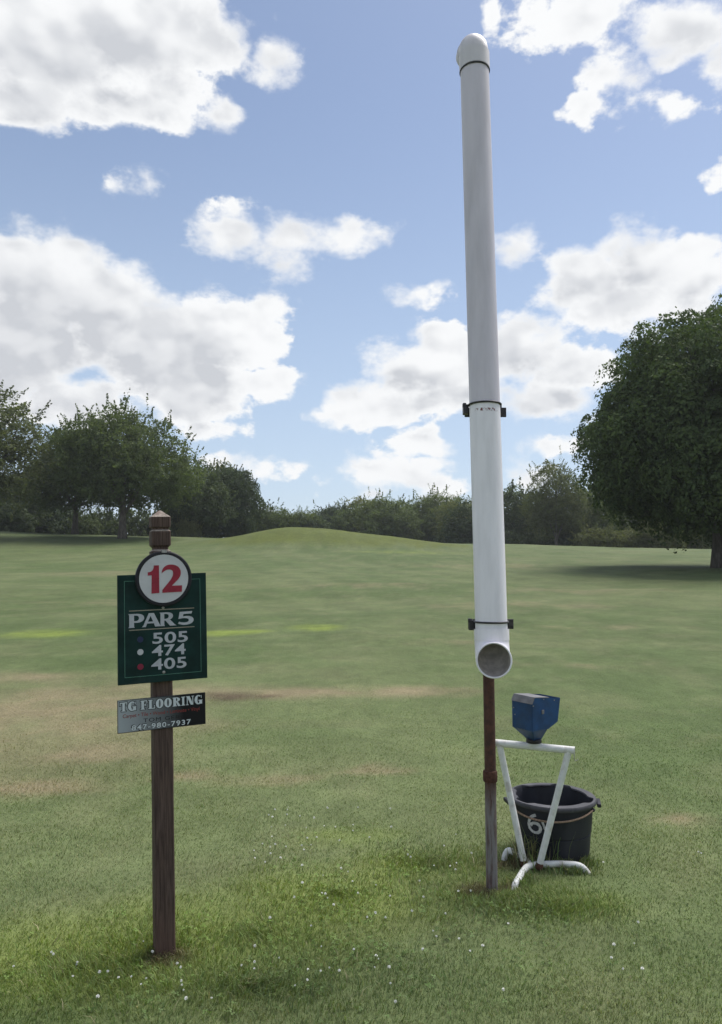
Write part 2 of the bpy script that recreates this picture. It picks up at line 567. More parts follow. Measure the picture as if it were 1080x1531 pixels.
def crown_mesh(name, seed, lobes, nclump, per, cr, ls, spike=0.0, inner=.45, droop=.5, flat=.35, zmin=None, jit=.16):
    """many small leaf faces gathered in clumps through the crown's volume"""
    rng = np.random.default_rng(seed)
    L = np.array(lobes, float)
    vol = L[:, 3] * L[:, 4] * L[:, 5]
    pick = rng.choice(len(L), nclump, p=vol / vol.sum())
    u = rand_dirs(rng, nclump)
    fr = 1 - inner * rng.random(nclump) ** 1.6
    # lumpy outline: radius changes slowly with direction
    bump_ = 1 + .08 * np.sin(u[:, 0] * 5 + seed) * np.cos(u[:, 2] * 6 + seed * 2) + .06 * np.sin(u[:, 1] * 9 + u[:, 2] * 7 + seed)
    c = L[pick, :3] + u * L[pick, 3:6] * (fr * bump_)[:, None]
    nr = nrmz(u / L[pick, 3:6])
    if zmin is not None:
        keep = c[:, 2] > zmin
        c, nr = c[keep], nr[keep]
    n = len(c)
    rad = cr * (.6 + .8 * rng.random(n))
    isp = rng.random(n) < spike
    up = np.array([0, 0, 1.0])
    ax = nrmz(nr * .7 + up * .7 + rng.normal(size=(n, 3)) * .25)
    axs = nrmz(nr * .8 + up * .45 + rng.normal(size=(n, 3)) * .35)
    ax[isp] = axs[isp]
    ref = rand_dirs(rng, n)
    t1 = nrmz(np.cross(ax, ref)); t2 = np.cross(ax, t1)
    N = n * per
    k = np.repeat(np.arange(n), per)
    rr = np.sqrt(rng.random(N)); th = rng.random(N) * 2 * np.pi
    rad_v = t1[k] * np.cos(th)[:, None] + t2[k] * np.sin(th)[:, None]
    disc = rad_v * (rr * rad[k])[:, None] + ax[k] * (flat * rad[k] * (1 - rr ** 2) + rng.normal(size=N) * jit * rad[k])[:, None]
    tt = rng.random(N)
    spk = ax[k] * (tt * rad[k] * 2.3)[:, None] + rad_v * (rr * rad[k] * .34 * (1.12 - tt))[:, None]
    p = c[k] + np.where(isp[k][:, None], spk, disc)
    ln = nrmz(ax[k] * .8 + rad_v * droop + rng.normal(size=(N, 3)) * .45)
    tg = nrmz(np.cross(ln, rng.normal(size=(N, 3))))
    bt = np.cross(ln, tg)
    s = ls * (.6 + .8 * rng.random(N))
    a = p - tg * (s * .5)[:, None]
    b = p + bt * (s * .32)[:, None] - ln * (s * .06)[:, None]
    d = p + tg * (s * .5)[:, None] - ln * (s * .12)[:, None]
    e = p - bt * (s * .32)[:, None] - ln * (s * .06)[:, None]
    V = np.stack([a, b, d, e], 1).reshape(-1, 3)
    ctint = rng.random(n)
    tint = np.clip(.25 + .35 * ctint[k] + .4 * (rng.random(N) - .3), 0, 1)
    return np_mesh(name, V, 4, np.arange(4 * N), np.repeat(tint, 4))


def trunk_mesh(name, seed, h, r, crown_c, crown_r, nlimb, fork=.35, lean=(0, 0), multi=1):
    rnd = random.Random(seed)
    m = MB()
    for q in range(multi):
        ox, oy = (0, 0) if multi == 1 else (rnd.uniform(-1, 1) * r * 2.2, rnd.uniform(-1, 1) * r * 2.2)
        pts = []; rs = []
        top = crown_c[2] + crown_r[2] * .55
        for i in range(9):
            t = i / 8
            pts.append((ox + lean[0] * t + rnd.uniform(-.05, .05) * r * 4 * t, oy + lean[1] * t + rnd.uniform(-.05, .05) * r * 4 * t, -0.15 + t * (top + .15)))
            rs.append(r * (1.35 if i == 0 else 1.06 if i == 1 else 1) * (1 - .82 * t))
        m.tube(pts, rs, 10)
        for k in range(nlimb):
            t = fork + (1 - fork) * (k / nlimb) * .85
            i = t * 8; a = Vector(pts[int(i)]).lerp(Vector(pts[min(8, int(i) + 1)]), i - int(i))
            ang = k * 2.4 + rnd.uniform(-.4, .4)
            e = Vector((crown_c[0] + math.cos(ang) * crown_r[0] * .78, crown_c[1] + math.sin(ang) * crown_r[1] * .78, crown_c[2] + crown_r[2] * rnd.uniform(-.35, .65)))
            mid = a.lerp(e, .5) + Vector((0, 0, -.06 * (e - a).length))
            r0 = r * (1 - .82 * t) * .6
            path = [a, a.lerp(mid, .6), mid, mid.lerp(e, .55) + Vector((0, 0, .1)), e]
            m.tube(path, [r0, r0 * .8, r0 * .6, r0 * .35, r0 * .12], 6)
            for s in range(2):
                b = path[2 + s]; e2 = b + Vector((rnd.uniform(-1, 1), rnd.uniform(-1, 1), rnd.uniform(.1, .9))) * crown_r[0] * .3
                m.tube([b, b.lerp(e2, .5) + Vector((0, 0, .05)), e2], [r0 * .4, r0 * .25, r0 * .08], 5)
    me = bpy.data.meshes.new(name)
    me.from_pydata(m.v, [], m.f)
    me.polygons.foreach_set('use_smooth', [True] * len(me.polygons))
    me.update()
    return me


BARK = simple("bark", (.11, .098, .085), .9, .35, 9, .1, stretch=(1, 1, .25), bstr=.7, bdist=.03)
LEAF_MAPLE = make_leaf_mat("leaf_maple", (.050, .090, .044), .5, .30, (.118, .168, .072))
LEAF_MID = make_leaf_mat("leaf_mid", (.096, .140, .062), .45, .40, (.160, .205, .088))
LEAF_DARK = make_leaf_mat("leaf_dark", (.066, .098, .056), .45, .32, (.112, .148, .076))
LEAF_PALE = make_leaf_mat("leaf_pale", (.125, .155, .076), .4, .42, (.205, .225, .105))


class Proto:
    def __init__(s, crown, trunk, leaf):
        s.crown, s.trunk = crown, trunk
        s.crown.materials.append(leaf); s.trunk.materials.append(BARK)


def plant(pr, name, x, y, label, cat='tree', group=None, rz=0, sc=(1, 1, 1), sink=0.05):
    o = empty(name, (x, y, Hs(x, y) - sink), label, cat, group, (0, 0, rz))
    o.scale = sc
    for nm, me in (('trunk', pr.trunk), ('crown', pr.crown)):
        c = bpy.data.objects.new(nm, me)
        COL.objects.link(c)
        c.parent = o
    return o


def boughs(seed, base, n, r0, r1, depth=.86, zlo=None):
    """leafy boughs that stand out of the crown's outline"""
    rr = random.Random(seed); out = list(base)
    while len(out) < n + len(base):
        b = rr.choice(base)
        v = Vector((rr.gauss(0, 1), rr.gauss(0, 1), rr.gauss(0, 1))).normalized()
        r = rr.uniform(r0, r1)
        c = (b[0] + v.x * b[3] * depth, b[1] + v.y * b[4] * depth, b[2] + v.z * b[5] * depth)
        if zlo is not None and c[2] - r < zlo:
            continue
        out.append(c + (r, r, r * .8))
    return out


maple = Proto(
    crown_mesh("maple_crown", 11, boughs(3, [(1.35, 0, 6.0, 7.4, 7.4, 4.2), (1.65, 0, 7.6, 6.6, 6.6, 4.7), (1.35, 0, 4.6, 6.9, 6.9, 2.6)], 95, 1.3, 2.3, .82, .9), 4300, 86, .66, .165, .0, .26, .9, .8, 1.5, .09),
    trunk_mesh("maple_trunk", 5, 12, .40, (1.0, 0, 6.8), (6.5, 6.5, 5.0), 14, .16), LEAF_MAPLE)
plant(maple, "maple_tree", 17.85, 37.0, "large dense dark maple cut off by the right edge of the picture", sc=(1.0, 1.0, 1.05))

spiky = Proto(
    crown_mesh("spiky_crown", 21, boughs(6, [(0.2, 0, 6.6, 6.2, 5.6, 3.6), (-1.0, 0, 8.0, 4.6, 4.4, 3.0), (.6, .4, 5.2, 6.2, 5.6, 2.2)], 70, 1.0, 1.7, .85, 2.2), 1800, 46, .70, .20, .30, .6, .5, .40, 2.6),
    trunk_mesh("spiky_trunk", 8, 10, .36, (0, 0, 6.5), (5, 5, 3.6), 12, .25), LEAF_MID)
loose = Proto(
    crown_mesh("loose_crown", 31, [(0, 0, 9.0, 4.4, 4.2, 4.6), (1.8, 0, 6.0, 4.0, 3.6, 2.6), (-2, .5, 6.5, 3.6, 3.4, 3.0)], 900, 52, .80, .20, .34, .65, .5, .35, 2.8),
    trunk_mesh("loose_trunk", 9, 12, .32, (0, 0, 8), (4, 4, 4.5), 12, .2), LEAF_PALE)
dense = Proto(
    crown_mesh("dense_crown", 41, [(0, 0, 3.7, 3.5, 3.4, 3.7), (.2, 0, 5.0, 2.7, 2.7, 2.9)], 1000, 44, .55, .18, .12, .4, .7, .4, .2),
    trunk_mesh("dense_trunk", 10, 6, .25, (0, 0, 4), (2.5, 2.5, 3), 8, .15), LEAF_DARK)
line_a = Proto(
    crown_mesh("line_crown_a", 51, [(0, 0, 5.6, 3.3, 3.2, 3.7), (1.2, 0, 3.6, 2.8, 2.6, 2.8), (-1.3, .3, 3.8, 2.7, 2.4, 2.8)], 620, 44, .66, .22, .22, .6, .6, .40, .6),
    trunk_mesh("line_trunk_a", 12, 8, .2, (0, 0, 5), (3, 3, 3.4), 9, .2), LEAF_MID)
line_b = Proto(
    crown_mesh("line_crown_b", 61, [(.3, 0, 7.0, 2.8, 2.6, 3.0), (-.8, 0, 4.6, 3.0, 2.8, 2.6), (1.4, 0, 3.6, 2.4, 2.4, 2.4)], 420, 40, .70, .22, .35, .6, .6, .38, .8),
    trunk_mesh("line_trunk_b", 13, 9, .2, (0, 0, 5.5), (2.8, 2.8, 4), 9, .2), LEAF_PALE)
line_c = Proto(
    crown_mesh("line_crown_c", 71, [(0, 0, 4.4, 3.5, 3.2, 3.5), (.8, 0, 2.8, 3.2, 3.0, 2.4)], 620, 44, .66, .22, .15, .5, .6, .42, .4),
    trunk_mesh("line_trunk_c", 14, 7, .2, (0, 0, 4.5), (3, 3, 3), 9, .2), LEAF_DARK)
bush = Proto(
    crown_mesh("bush_crown", 81, [(0, 0, 1.3, 2.2, 1.9, 1.5), (1.2, .2, 1.0, 1.5, 1.4, 1.2), (-1.3, 0, 1.1, 1.4, 1.4, 1.3)], 300, 36, .45, .19, .25, .6, .6, .4, .05),
    trunk_mesh("bush_trunk", 15, 2, .06, (0, 0, 1.2), (1.6, 1.6, 1.2), 8, .05, multi=3), LEAF_DARK)
bush_pale = Proto(bush.crown.copy(), bush.trunk.copy(), LEAF_PALE)
bush_pale.crown.materials.clear(); bush_pale.crown.materials.append(LEAF_PALE)
bush_pale.trunk.materials.clear(); bush_pale.trunk.materials.append(BARK)


def X(px, Y):
    return (px - 540) / 1113 * Y


plant(loose, "open_crowned_tree", X(-44, 60), 60, "tall loose-crowned tree cut off by the left edge of the picture", rz=.5, sc=(1.15, 1.1, .98))
plant(spiky, "broad_spreading_tree", X(183, 64), 64, "broad spreading tree with twiggy top behind the sign post, on the left", sc=(.93, .95, 1.0))
plant(spiky, "broad_spreading_tree", X(112, 74), 74, "smaller spreading tree with a second trunk just left of the broad tree", rz=2.1, sc=(.85, .85, .92))
plant(line_c, "dark_tree", X(288, 76), 76, "dark rounded tree between the broad tree and the dense dark one", sc=(1.0, 1.0, 1.0), rz=1)
plant(dense, "dense_dark_tree", X(343, 82), 82, "dense dark tree reaching the ground left of the mound", sc=(1.02, 1.0, 1.08))
plant(line_b, "pale_tree", X(322, 97), 97, "loose pale tree rising just behind the dense dark one", sc=(1.2, 1.2, 1.12))
plant(line_c, "dark_tree", X(20, 84), 84, "dark tree low behind the trunk at the left edge", sc=(1.3, 1.2, .92), rz=2)
plant(dense, "dense_dark_tree", X(-12, 92), 92, "dark evergreen shape half hidden at the left edge", sc=(1.3, 1.2, 1.0), rz=2)
G = 'bushes under the left trees'
for i, (px, Y, s) in enumerate([(45, 86, 1.2), (90, 90, 1.5), (150, 92, 1.35), (205, 90, 1.4), (255, 93, 1.55), (10, 78, 1.0), (128, 84, .9), (298, 96, 1.2)]):
    plant(bush, "bush", X(px, Y), Y, "dusky bush in the low hedge under the trees on the left", 'bush', G, i * 1.3, (s, s, s * 1.15))
plant(bush_pale, "bush", X(282, 74), 74, "small pale bush beside the gap of sky right of the sign post", 'bush', None, 1, (.55, .55, .75))

rnd = random.Random(4)
G = 'trees in the far treeline'
tops = [(392, 757), (408, 752), (428, 768), (446, 764), (466, 768), (486, 756), (505, 752), (524, 756), (545, 738), (566, 744), (588, 748), (606, 758), (626, 756), (646, 738), (664, 748), (684, 742), (704, 744), (724, 740)]
PR = [(line_a, 9.9), (line_b, 10.6), (line_c, 8.5), (loose, 14.2), (spiky, 11.4), (dense, 8.3)]
for i, (px, ty) in enumerate(tops):
    Y = 102 + rnd.uniform(-6, 22)
    pr, hh = PR[[5, 0, 2, 4, 2, 0, 5, 0, 3, 4, 0, 3, 2, 4, 0, 3, 2, 1][i]]
    z = 1.6 + (850 - ty) / 1113 * Y
    s = (z - Hs(X(px, Y), Y)) / hh
    plant(pr, "far_tree", X(px, Y), Y, "small distant tree in the treeline beyond the grassy mound", 'tree', G, rnd.uniform(0, 6), (s * rnd.uniform(1.0, 1.5), s * 1.1, s))
for i in range(10):
    px = 388 + i * 35 + rnd.uniform(-8, 8); Y = 130 + rnd.uniform(0, 12)
    pr, hh = PR[rnd.choice((0, 1, 2, 4))]
    z = 1.6 + (850 - rnd.uniform(758, 774)) / 1113 * Y
    s = (z - Hs(X(px, Y), Y)) / hh
    plant(pr, "far_tree", X(px, Y), Y, "small distant tree in the treeline beyond the grassy mound", 'tree', G, rnd.uniform(0, 6), (s * 1.2, s * 1.2, s))

for (pr, hh, px, Y, ty, wd, lab, nm) in [
        (line_c, 8.2, 768, 96, 724, 1.0, "dark rounded tree just right of the white pipe", "dark_tree"),
        (loose, 13.9, 832, 88, 684, .85, "tall loose tree with sky showing through, right of the white pipe", "open_crowned_tree"),
        (line_a, 9.6, 800, 104, 735, 1.1, "tree filling the gap between two trees right of the pipe", "far_tree"),
        (line_a, 9.6, 872, 92, 716, 1.1, "tree half hidden by the left side of the large maple", "far_tree"),
        (line_c, 8.2, 915, 96, 735, 1.2, "shaded tree behind the maple's lower left branches", "dark_tree"),
        (line_a, 9.6, 962, 100, 735, 1.2, "shaded tree behind the middle of the maple", "far_tree"),
        (line_c, 8.2, 1012, 97, 735, 1.2, "shaded tree behind the maple near its trunk", "dark_tree"),
        (line_a, 9.6, 1062, 97, 735, 1.2, "shaded tree behind the maple trunk at the right edge", "far_tree")]:
    z = 1.6 + (850 - ty) / 1113 * Y
    s = (z - Hs(X(px, Y), Y)) / hh
    plant(pr, nm, X(px, Y), Y, lab, 'tree', None, px * .37, (s * wd, s * wd, s))
for i, (px, Y, s, pale) in enumerate([(752, 90, 1.0, 0), (790, 92, 1.1, 0), (850, 90, 1.0, 0), (890, 84, .95, 1), (918, 82, .8, 1), (945, 84, .95, 1), (975, 80, 1.05, 1), (1000, 78, .9, 1), (1028, 80, .85, 1), (1058, 82, 1.1, 0)]):
    plant(bush_pale if pale else bush, "bush", X(px, Y), Y, "bush in the undergrowth along the far edge under the maple" if px > 880 else "bush at the foot of the trees right of the white pipe", 'bush',
          'undergrowth on the right', i * 1.9, (s, s, s * 1.1))


# ------------------------------------------------------------------ materials of the built things
def wood_mat():
    m, g = newmat("stained_post_wood")
    tc = g.n('ShaderNodeTexCoord').outputs['Object']
    gr = g.noise(g.v('MULTIPLY', tc, (1, 1, .035)), 150.0, 6, .7, 0, .6)
    br = g.noise(g.v('MULTIPLY', tc, (1, 1, .12)), 28.0, 4, .6)
    c = g.mix(g.rng(gr, .34, .68), (.042, .028, .025), (.118, .080, .066))
    c = g.mix(g.m('MULTIPLY', g.rng(br, .56, .74), .5), c, (.16, .115, .10))
    # earth splashed on the foot of the post
    sp = g.n('ShaderNodeSeparateXYZ'); g.l(tc, sp.inputs[0])
    c = g.mix(g.m('MULTIPLY', g.rng(sp.outputs[2], .0, .30, 1, 0), .45), c, (.13, .075, .055))
    b = principled(g, c, .78, .2, 0, bump(g, gr, .7, .003))
    finish(g, b.outputs[0])
    return m


def pvc_mat(name, col, stain_z=None):
    m, g = newmat(name)
    tc = g.n('ShaderNodeTexCoord').outputs['Object']
    n = g.noise(g.v('MULTIPLY', tc, (1, 1, .15)), 14.0, 6, .65)
    fine = g.noise(tc, 160.0, 3, .6)
    c = g.mix(g.rng(n, .35, .75), col, tuple(q * .86 for q in col))
    c = g.mix(g.m('MULTIPLY', g.rng(fine, .62, .75), .25), c, tuple(q * .6 for q in col))
    if stain_z:
        sp = g.n('ShaderNodeSeparateXYZ'); g.l(tc, sp.inputs[0])
        band = g.m('MULTIPLY', g.rng(sp.outputs[2], stain_z - .012, stain_z - .004), g.rng(sp.outputs[2], stain_z + .004, stain_z + .010, 1, 0))
        side = g.m('MULTIPLY', g.rng(sp.outputs[0], -.075, -.055), g.rng(sp.outputs[0], .035, .055, 1, 0))
        blot = g.rng(g.noise(g.v('MULTIPLY', tc, (1, .2, 1)), 90.0, 4, .7), .46, .56)
        c = g.mix(g.m('MULTIPLY', g.m('MULTIPLY', band, side), blot), c, (.16, .03, .03))
    b = principled(g, c, g.rng(n, .2, .8, .38, .55), .4, 0, bump(g, n, .06, .003))
    finish(g, b.outputs[0])
    return m


def rust_pole_mat():
    m, g = newmat("rusty_steel_pole")
    tc = g.n('ShaderNodeTexCoord').outputs['Object']
    sp = g.n('ShaderNodeSeparateXYZ'); g.l(tc, sp.inputs[0])
    n = g.noise(tc, 45.0, 6, .7)
    st = g.noise(g.v('MULTIPLY', tc, (1, 1, .08)), 60.0, 5, .65)
    rust = g.mix(g.rng(n, .3, .7), (.045, .022, .018), (.105, .050, .036))
    galv = g.mix(g.rng(st, .35, .7), (.30, .30, .31), (.15, .13, .125))
    run = g.m('ADD', sp.outputs[2], g.m('MULTIPLY_ADD', st, .5, -.25))
    lowmask = g.rng(run, .40, .56, 1, 0)
    # rust runs down the side that faces the lawn
    runs = g.rng(st, .40, .58, .85, 0)
    c = g.mix(g.m('MULTIPLY', lowmask, g.m('SUBTRACT', 1, runs)), rust, galv)
    b = principled(g, c, g.rng(n, .3, .7, .65, .9), .3, 0, bump(g, n, .4, .0015))
    finish(g, b.outputs[0])
    return m


def plate_mat():
    m, g = newmat("printed_plate")
    tc = g.n('ShaderNodeTexCoord').outputs['Object']
    sp = g.n('ShaderNodeSeparateXYZ'); g.l(tc, sp.inputs[0])
    n = g.noise(tc, 30.0, 4, .6)
    x = g.m('MULTIPLY_ADD', g.m('SUBTRACT', n, .5), .03, sp.outputs[0])
    c = g.mix(g.rng(x, -.17, .085, 0, 1, False), (.33, .36, .39), (.008, .008, .011))
    b = principled(g, c, .5, .2, 0, bump(g, n, .05, .001))
    finish(g, b.outputs[0])
    return m


M_WOOD = wood_mat()
M_WORN = simple("worn_grey_wood", (.30, .26, .225), .9, .3, 60, .1, dirt=(.12, .07, .06), dirt_amt=.6, bstr=.5)
M_GREEN = simple("green_sign_board", (.007, .026, .024), .6, .3, 12, .15, dirt=(.03, .05, .05), dirt_amt=.35)
M_BLACK = simple("black_sign_rim", (.010, .010, .016), .5, .3, 20, .3, dirt=(.06, .06, .065), dirt_amt=.5)
M_WHITE = simple("white_sign_face", (.50, .50, .53), .5, .06, 14, .3, dirt=(.34, .34, .36), dirt_amt=.4)
M_LETTER = simple("white_lettering", (.42, .43, .48), .5, .08, 40, .3)
M_PLATETEXT = simple("pale_plate_lettering", (.55, .59, .63), .5, .06, 40, .3)
M_RED = simple("red_numeral", (.26, .016, .036), .5, .12, 40, .3)
M_REDPRINT = simple("red_print", (.23, .035, .03), .5, .1, 40, .3)
M_PRINT_AND_SHADE = simple("black_print_and_shade", (.010, .010, .012), .5, .1, 40, .3)  # sign print; also the painted dark inside the open crossbar
M_BLUEDOT = simple("blue_dot_paint", (.016, .024, .075), .5, .1, 40, .3)
M_REDDOT = simple("red_dot_paint", (.20, .014, .040), .5, .1, 40, .3)
M_LINE = simple("pale_green_line", (.060, .165, .125), .5, .15, 40, .3)
M_GOLD = simple("tan_rule_line", (.27, .24, .19), .5, .15, 40, .3)
M_PVC_TOP = pvc_mat("dimmed_pvc", (.62, .58, .65))  # same plastic as the lower pipe; tone-mapped dimness put into the colour
M_PVC_CAP = pvc_mat("dimmed_pvc_fitting", (.62, .59, .63))  # top elbow's colour dimmed along with the upper pipe
M_PVC = pvc_mat("white_pvc", (.84, .81, .87), 2.405)
M_PVC_IN = simple("grey_brown_inside", (.52, .48, .44), .6, .2, 25, .3, dirt=(.30, .26, .22), dirt_amt=.5)  # blotchy grey brown inside the elbows, darker than their outside
M_STRAP = simple("black_strap", (.018, .016, .020), .45, .3, 40, .4, dirt=(.09, .08, .08), dirt_amt=.4)
M_POLE = rust_pole_mat()
M_RUST = simple("rusty_iron", (.075, .034, .026), .85, .4, 60, .2, dirt=(.12, .055, .035), dirt_amt=.6, bstr=.5)
M_PAINT = simple("chipped_white_paint", (.66, .67, .66), .45, .08, 30, .4, dirt=(.30, .23, .17), dirt_amt=.5)
M_BLUE = simple("blue_hopper_paint", (.003, .044, .150), .42, .25, 14, .5, dirt=(.03, .06, .11), dirt_amt=.4)
M_LID = simple("grey_lid", (.15, .15, .16), .6, .2, 25, .3, dirt=(.10, .10, .11), dirt_amt=.5)
M_TUB = simple("black_tub_plastic", (.020, .021, .028), .55, .25, 9, .25, dirt=(.045, .046, .052), dirt_amt=.4, stretch=(1, 1, .4))
M_TUBRIM = simple("scuffed_tub_rim", (.050, .050, .058), .55, .25, 18, .3, dirt=(.15, .15, .16), dirt_amt=.4)
M_ROPE = simple("tan_rope", (.27, .19, .14), .9, .3, 120, .1, bstr=.8)
M_CHALK = simple("white_paint_marks", (.50, .50, .50), .8, .2, 60, .2, dirt=(.18, .18, .19), dirt_amt=.8)
M_STEEL = simple("dull_steel", (.32, .31, .30), .45, .2, 60, .5, metal=.6)


# ------------------------------------------------------------------ lettering
def outline_mesh(name, polys, depth):
    """flat letters cut from outlines; polys are closed lists of (x, y), holes wind the other way"""
    cu = bpy.data.curves.new(name, 'CURVE')
    cu.dimensions = '2D'
    cu.fill_mode = 'BOTH'
    cu.extrude = depth
    for p in polys:
        s = cu.splines.new('POLY')
        s.points.add(len(p) - 1)
        for i, (x, y) in enumerate(p):
            s.points[i].co = (x, y, 0, 1)
        s.use_cyclic_u = True
    return curve_to_mesh(name, cu)


def curve_to_mesh(name, cu):
    t = bpy.data.objects.new("tmp_outline", cu)
    COL.objects.link(t)
    bpy.context.view_layer.update()
    dg = bpy.context.evaluated_depsgraph_get()
    me = bpy.data.meshes.new_from_object(t.evaluated_get(dg))
    me.name = name
    bpy.data.objects.remove(t)
    bpy.data.curves.remove(cu)
    return me


def text_mesh(name, body, depth, bold=0.0, space=1.0):
    cu = bpy.data.curves.new(name, 'FONT')
    cu.body = body
    cu.size = 1.0
    cu.extrude = depth
    cu.offset = bold
    cu.space_character = space
    return curve_to_mesh(name, cu)


def place_letters(name, me, mat, parent, x0, z0, w, h, y, thick=.0012, shear=0.0, fit_h=True):
    """fit flat letters (built in xy) into a box on a board that faces -y"""
    co = np.zeros(len(me.vertices) * 3, np.float32)
    me.vertices.foreach_get('co', co)
    co = co.reshape(-1, 3)
    mn, mx = co.min(0), co.max(0)
    out = np.zeros_like(co)
    out[:, 0] = x0 + (co[:, 0] - mn[0]) / (mx[0] - mn[0]) * w
    zz = (co[:, 1] - mn[1]) / (mx[1] - mn[1])
    out[:, 2] = z0 + zz * h
    out[:, 1] = y - np.where(co[:, 2] > (mn[2] + mx[2]) / 2, thick, 0)
    me.vertices.foreach_set('co', out.ravel())
    me.update()
    return link(name, me, parent, [mat])


def arc(cx, cy, rx, ry, a0, a1, n=14):
    return [(cx + rx * math.cos(R(a0 + (a1 - a0) * i / n)), cy + ry * math.sin(R(a0 + (a1 - a0) * i / n))) for i in range(n + 1)]


# ------------------------------------------------------------------ hole sign
def bez(p0, p1, p2, p3, n=8):
    out = []
    for i in range(n + 1):
        t = i / n; u = 1 - t
        out.append(tuple(u ** 3 * a + 3 * u * u * t * b + 3 * u * t * t * c + t ** 3 * d for a, b, c, d in zip(p0, p1, p2, p3)))
    return out


def build_sign():
    root = empty("hole_sign", (-.821, 3.24, Hs(-.821, 3.24) - .02), "green hole sign with a red 12 in a white disc on a brown wooden post", "sign")
    lean = math.atan(-.058 / 1.872)
    root.rotation_euler = (Matrix.Rotation(lean, 3, 'Y') @ Matrix.Rotation(R(24), 3, 'Z')).to_euler()
    dz = .02 - Hs(-.821, 3.24)
    hw = .0405

    def sq(w, z, r=.005):
        return [(w - r, -w, z), (w, -w + r, z), (w, w - r, z), (w - r, w, z), (-w + r, w, z), (-w, w - r, z), (-w, -w + r, z), (-w + r, -w, z)]
    m = MB()
    prof = [(hw, -.25, 0)]
    z = 0.0
    while z < 1.66:
        prof.append((hw + random.Random(int(z * 100)).uniform(-.0005, .0005), z, 0)); z += .11
    prof += [(hw, 1.694, 0), (hw - .010, 1.702, 1), (hw - .010, 1.710, 0), (hw, 1.720, 0), (hw, 1.780, 0), (hw - .007, 1.787, 1), (hw - .007, 1.793, 0), (hw, 1.799, 0), (hw + .0005, 1.842, 0), (.004, 1.872, 1)]
    rings = [sq(w, zz) if w > .01 else sq(w, zz, .001) for (w, zz, k) in prof]
    for i in range(len(rings) - 1):
        m.rings([rings[i], rings[i + 1]], cap0=(i == 0), cap1=(i == len(rings) - 2), mi=prof[i + 1][2])
    m.build("post", [M_WOOD, M_WORN], root)

    # ---- main board
    yb = -(hw + .0125)
    W, Ht, zc = .3685, .4525, 1.352 + dz
    b = MB(); b.box((0, yb, zc), (W, .022, Ht))
    board = b.build("board", M_GREEN, root, bev=.002)
    yf = yb - .011
    x0, x1, z0, z1 = -W / 2, W / 2, zc - Ht / 2, zc + Ht / 2
    u = lambda px: x0 + (px - 173.5) / 134.0 * W          # board positions
    v = lambda q: z1 - q * Ht                              # fraction down the board
    ln = MB()
    li, t = .027, .0022
    lx0, lx1, lz0, lz1 = x0 + li, x1 - li, z0 + li + .004, z1 - li
    ln.box((lx0, yf - .0006, (lz0 + lz1) / 2), (t, .0012, lz1 - lz0))
    ln.box((lx1, yf - .0006, (lz0 + lz1) / 2), (t, .0012, lz1 - lz0))
    ln.box(((lx0 + lx1) / 2, yf - .0006, lz0 - t / 2), (lx1 - lx0 + t, .0012, t))
    ln.box(((lx0 + lx1) / 2, yf - .0006, lz1 + t / 2), (lx1 - lx0 + t, .0012, t))
    ln.build("border_line", M_LINE, board)
    for q in (.332, .508):
        r = MB(); r.box((-.004, yf - .0006, v(q)), (.270, .0012, .0036)); r.build("rule_line", M_GOLD, board)

    # ---- number disc
    rd, cx, cz = .1175, .002, zc + .2066
    d = MB()
    segs = 64
    rim_o = []
    for i in range(segs):
        a = 2 * math.pi * (i + .5) / segs
        rim_o.append((cx + rd * math.cos(a), cz + rd * math.sin(a)))
    for (ya, rr) in ():
        pass
    ring = lambda rad, y: [(cx + rad * math.cos(2 * math.pi * i / segs), y, cz + rad * math.sin(2 * math.pi * i / segs)) for i in range(segs)]
    d.rings([ring(rd, yf - .0005), ring(rd, yf - .016), ring(rd - .004, yf - .019), ring(rd - .013, yf - .019), ring(rd - .015, yf - .016)], cap0=True, cap1=True)
    disc = d.build("number_disc", M_BLACK, root, auto=35)
    f = MB(); f.rings([ring(rd - .0155, yf - .0161), ring(rd - .0155, yf - .0178)], cap0=False, cap1=True)
    f.build("disc_face", M_WHITE, disc)
    yn = yf - .0179
    k = 2 * (rd - .0155) / 470.0                                   # drawing units to metres
    one = [(358, 238), (358, 270), (395, 268), (392, 443), (467, 439), (465, 170), (416, 172)] + bez((416, 172), (415, 215), (400, 234), (358, 238))[1:-1]
    two = bez((490, 250), (490, 195), (530, 163), (580, 163)) + bez((580, 163), (640, 163), (675, 195), (675, 245))[1:] + bez((675, 245), (675, 300), (620, 330), (588, 371))[1:] + [(686, 368), (683, 431), (495, 438), (495, 412)] + \
        bez((495, 412), (540, 350), (600, 300), (600, 250))[1:] + bez((600, 250), (600, 222), (585, 212), (562, 212))[1:] + bez((562, 212), (535, 212), (515, 226), (490, 250))[1:-1]
    for nm, p in (("numeral_one", one), ("numeral_two", two)):
        me = outline_mesh(nm, [[((x - 512) * k, (300 - y + (x - 512) * -.02) * k) for x, y in p]], .5)
        co = [vv.co.copy() for vv in me.vertices]
        for vv, c in zip(me.vertices, co):
            vv.co = (cx + c.x, yn - (.0012 if c.z > 0 else 0), cz + c.y)
        link("numeral", me, disc, [M_RED])
    # little bracket at the top of the disc
    q = MB(); q.box((cx + .002, yf - .012, cz + rd - .002), (.022, .018, .012)); q.build("clip", M_STEEL, disc)

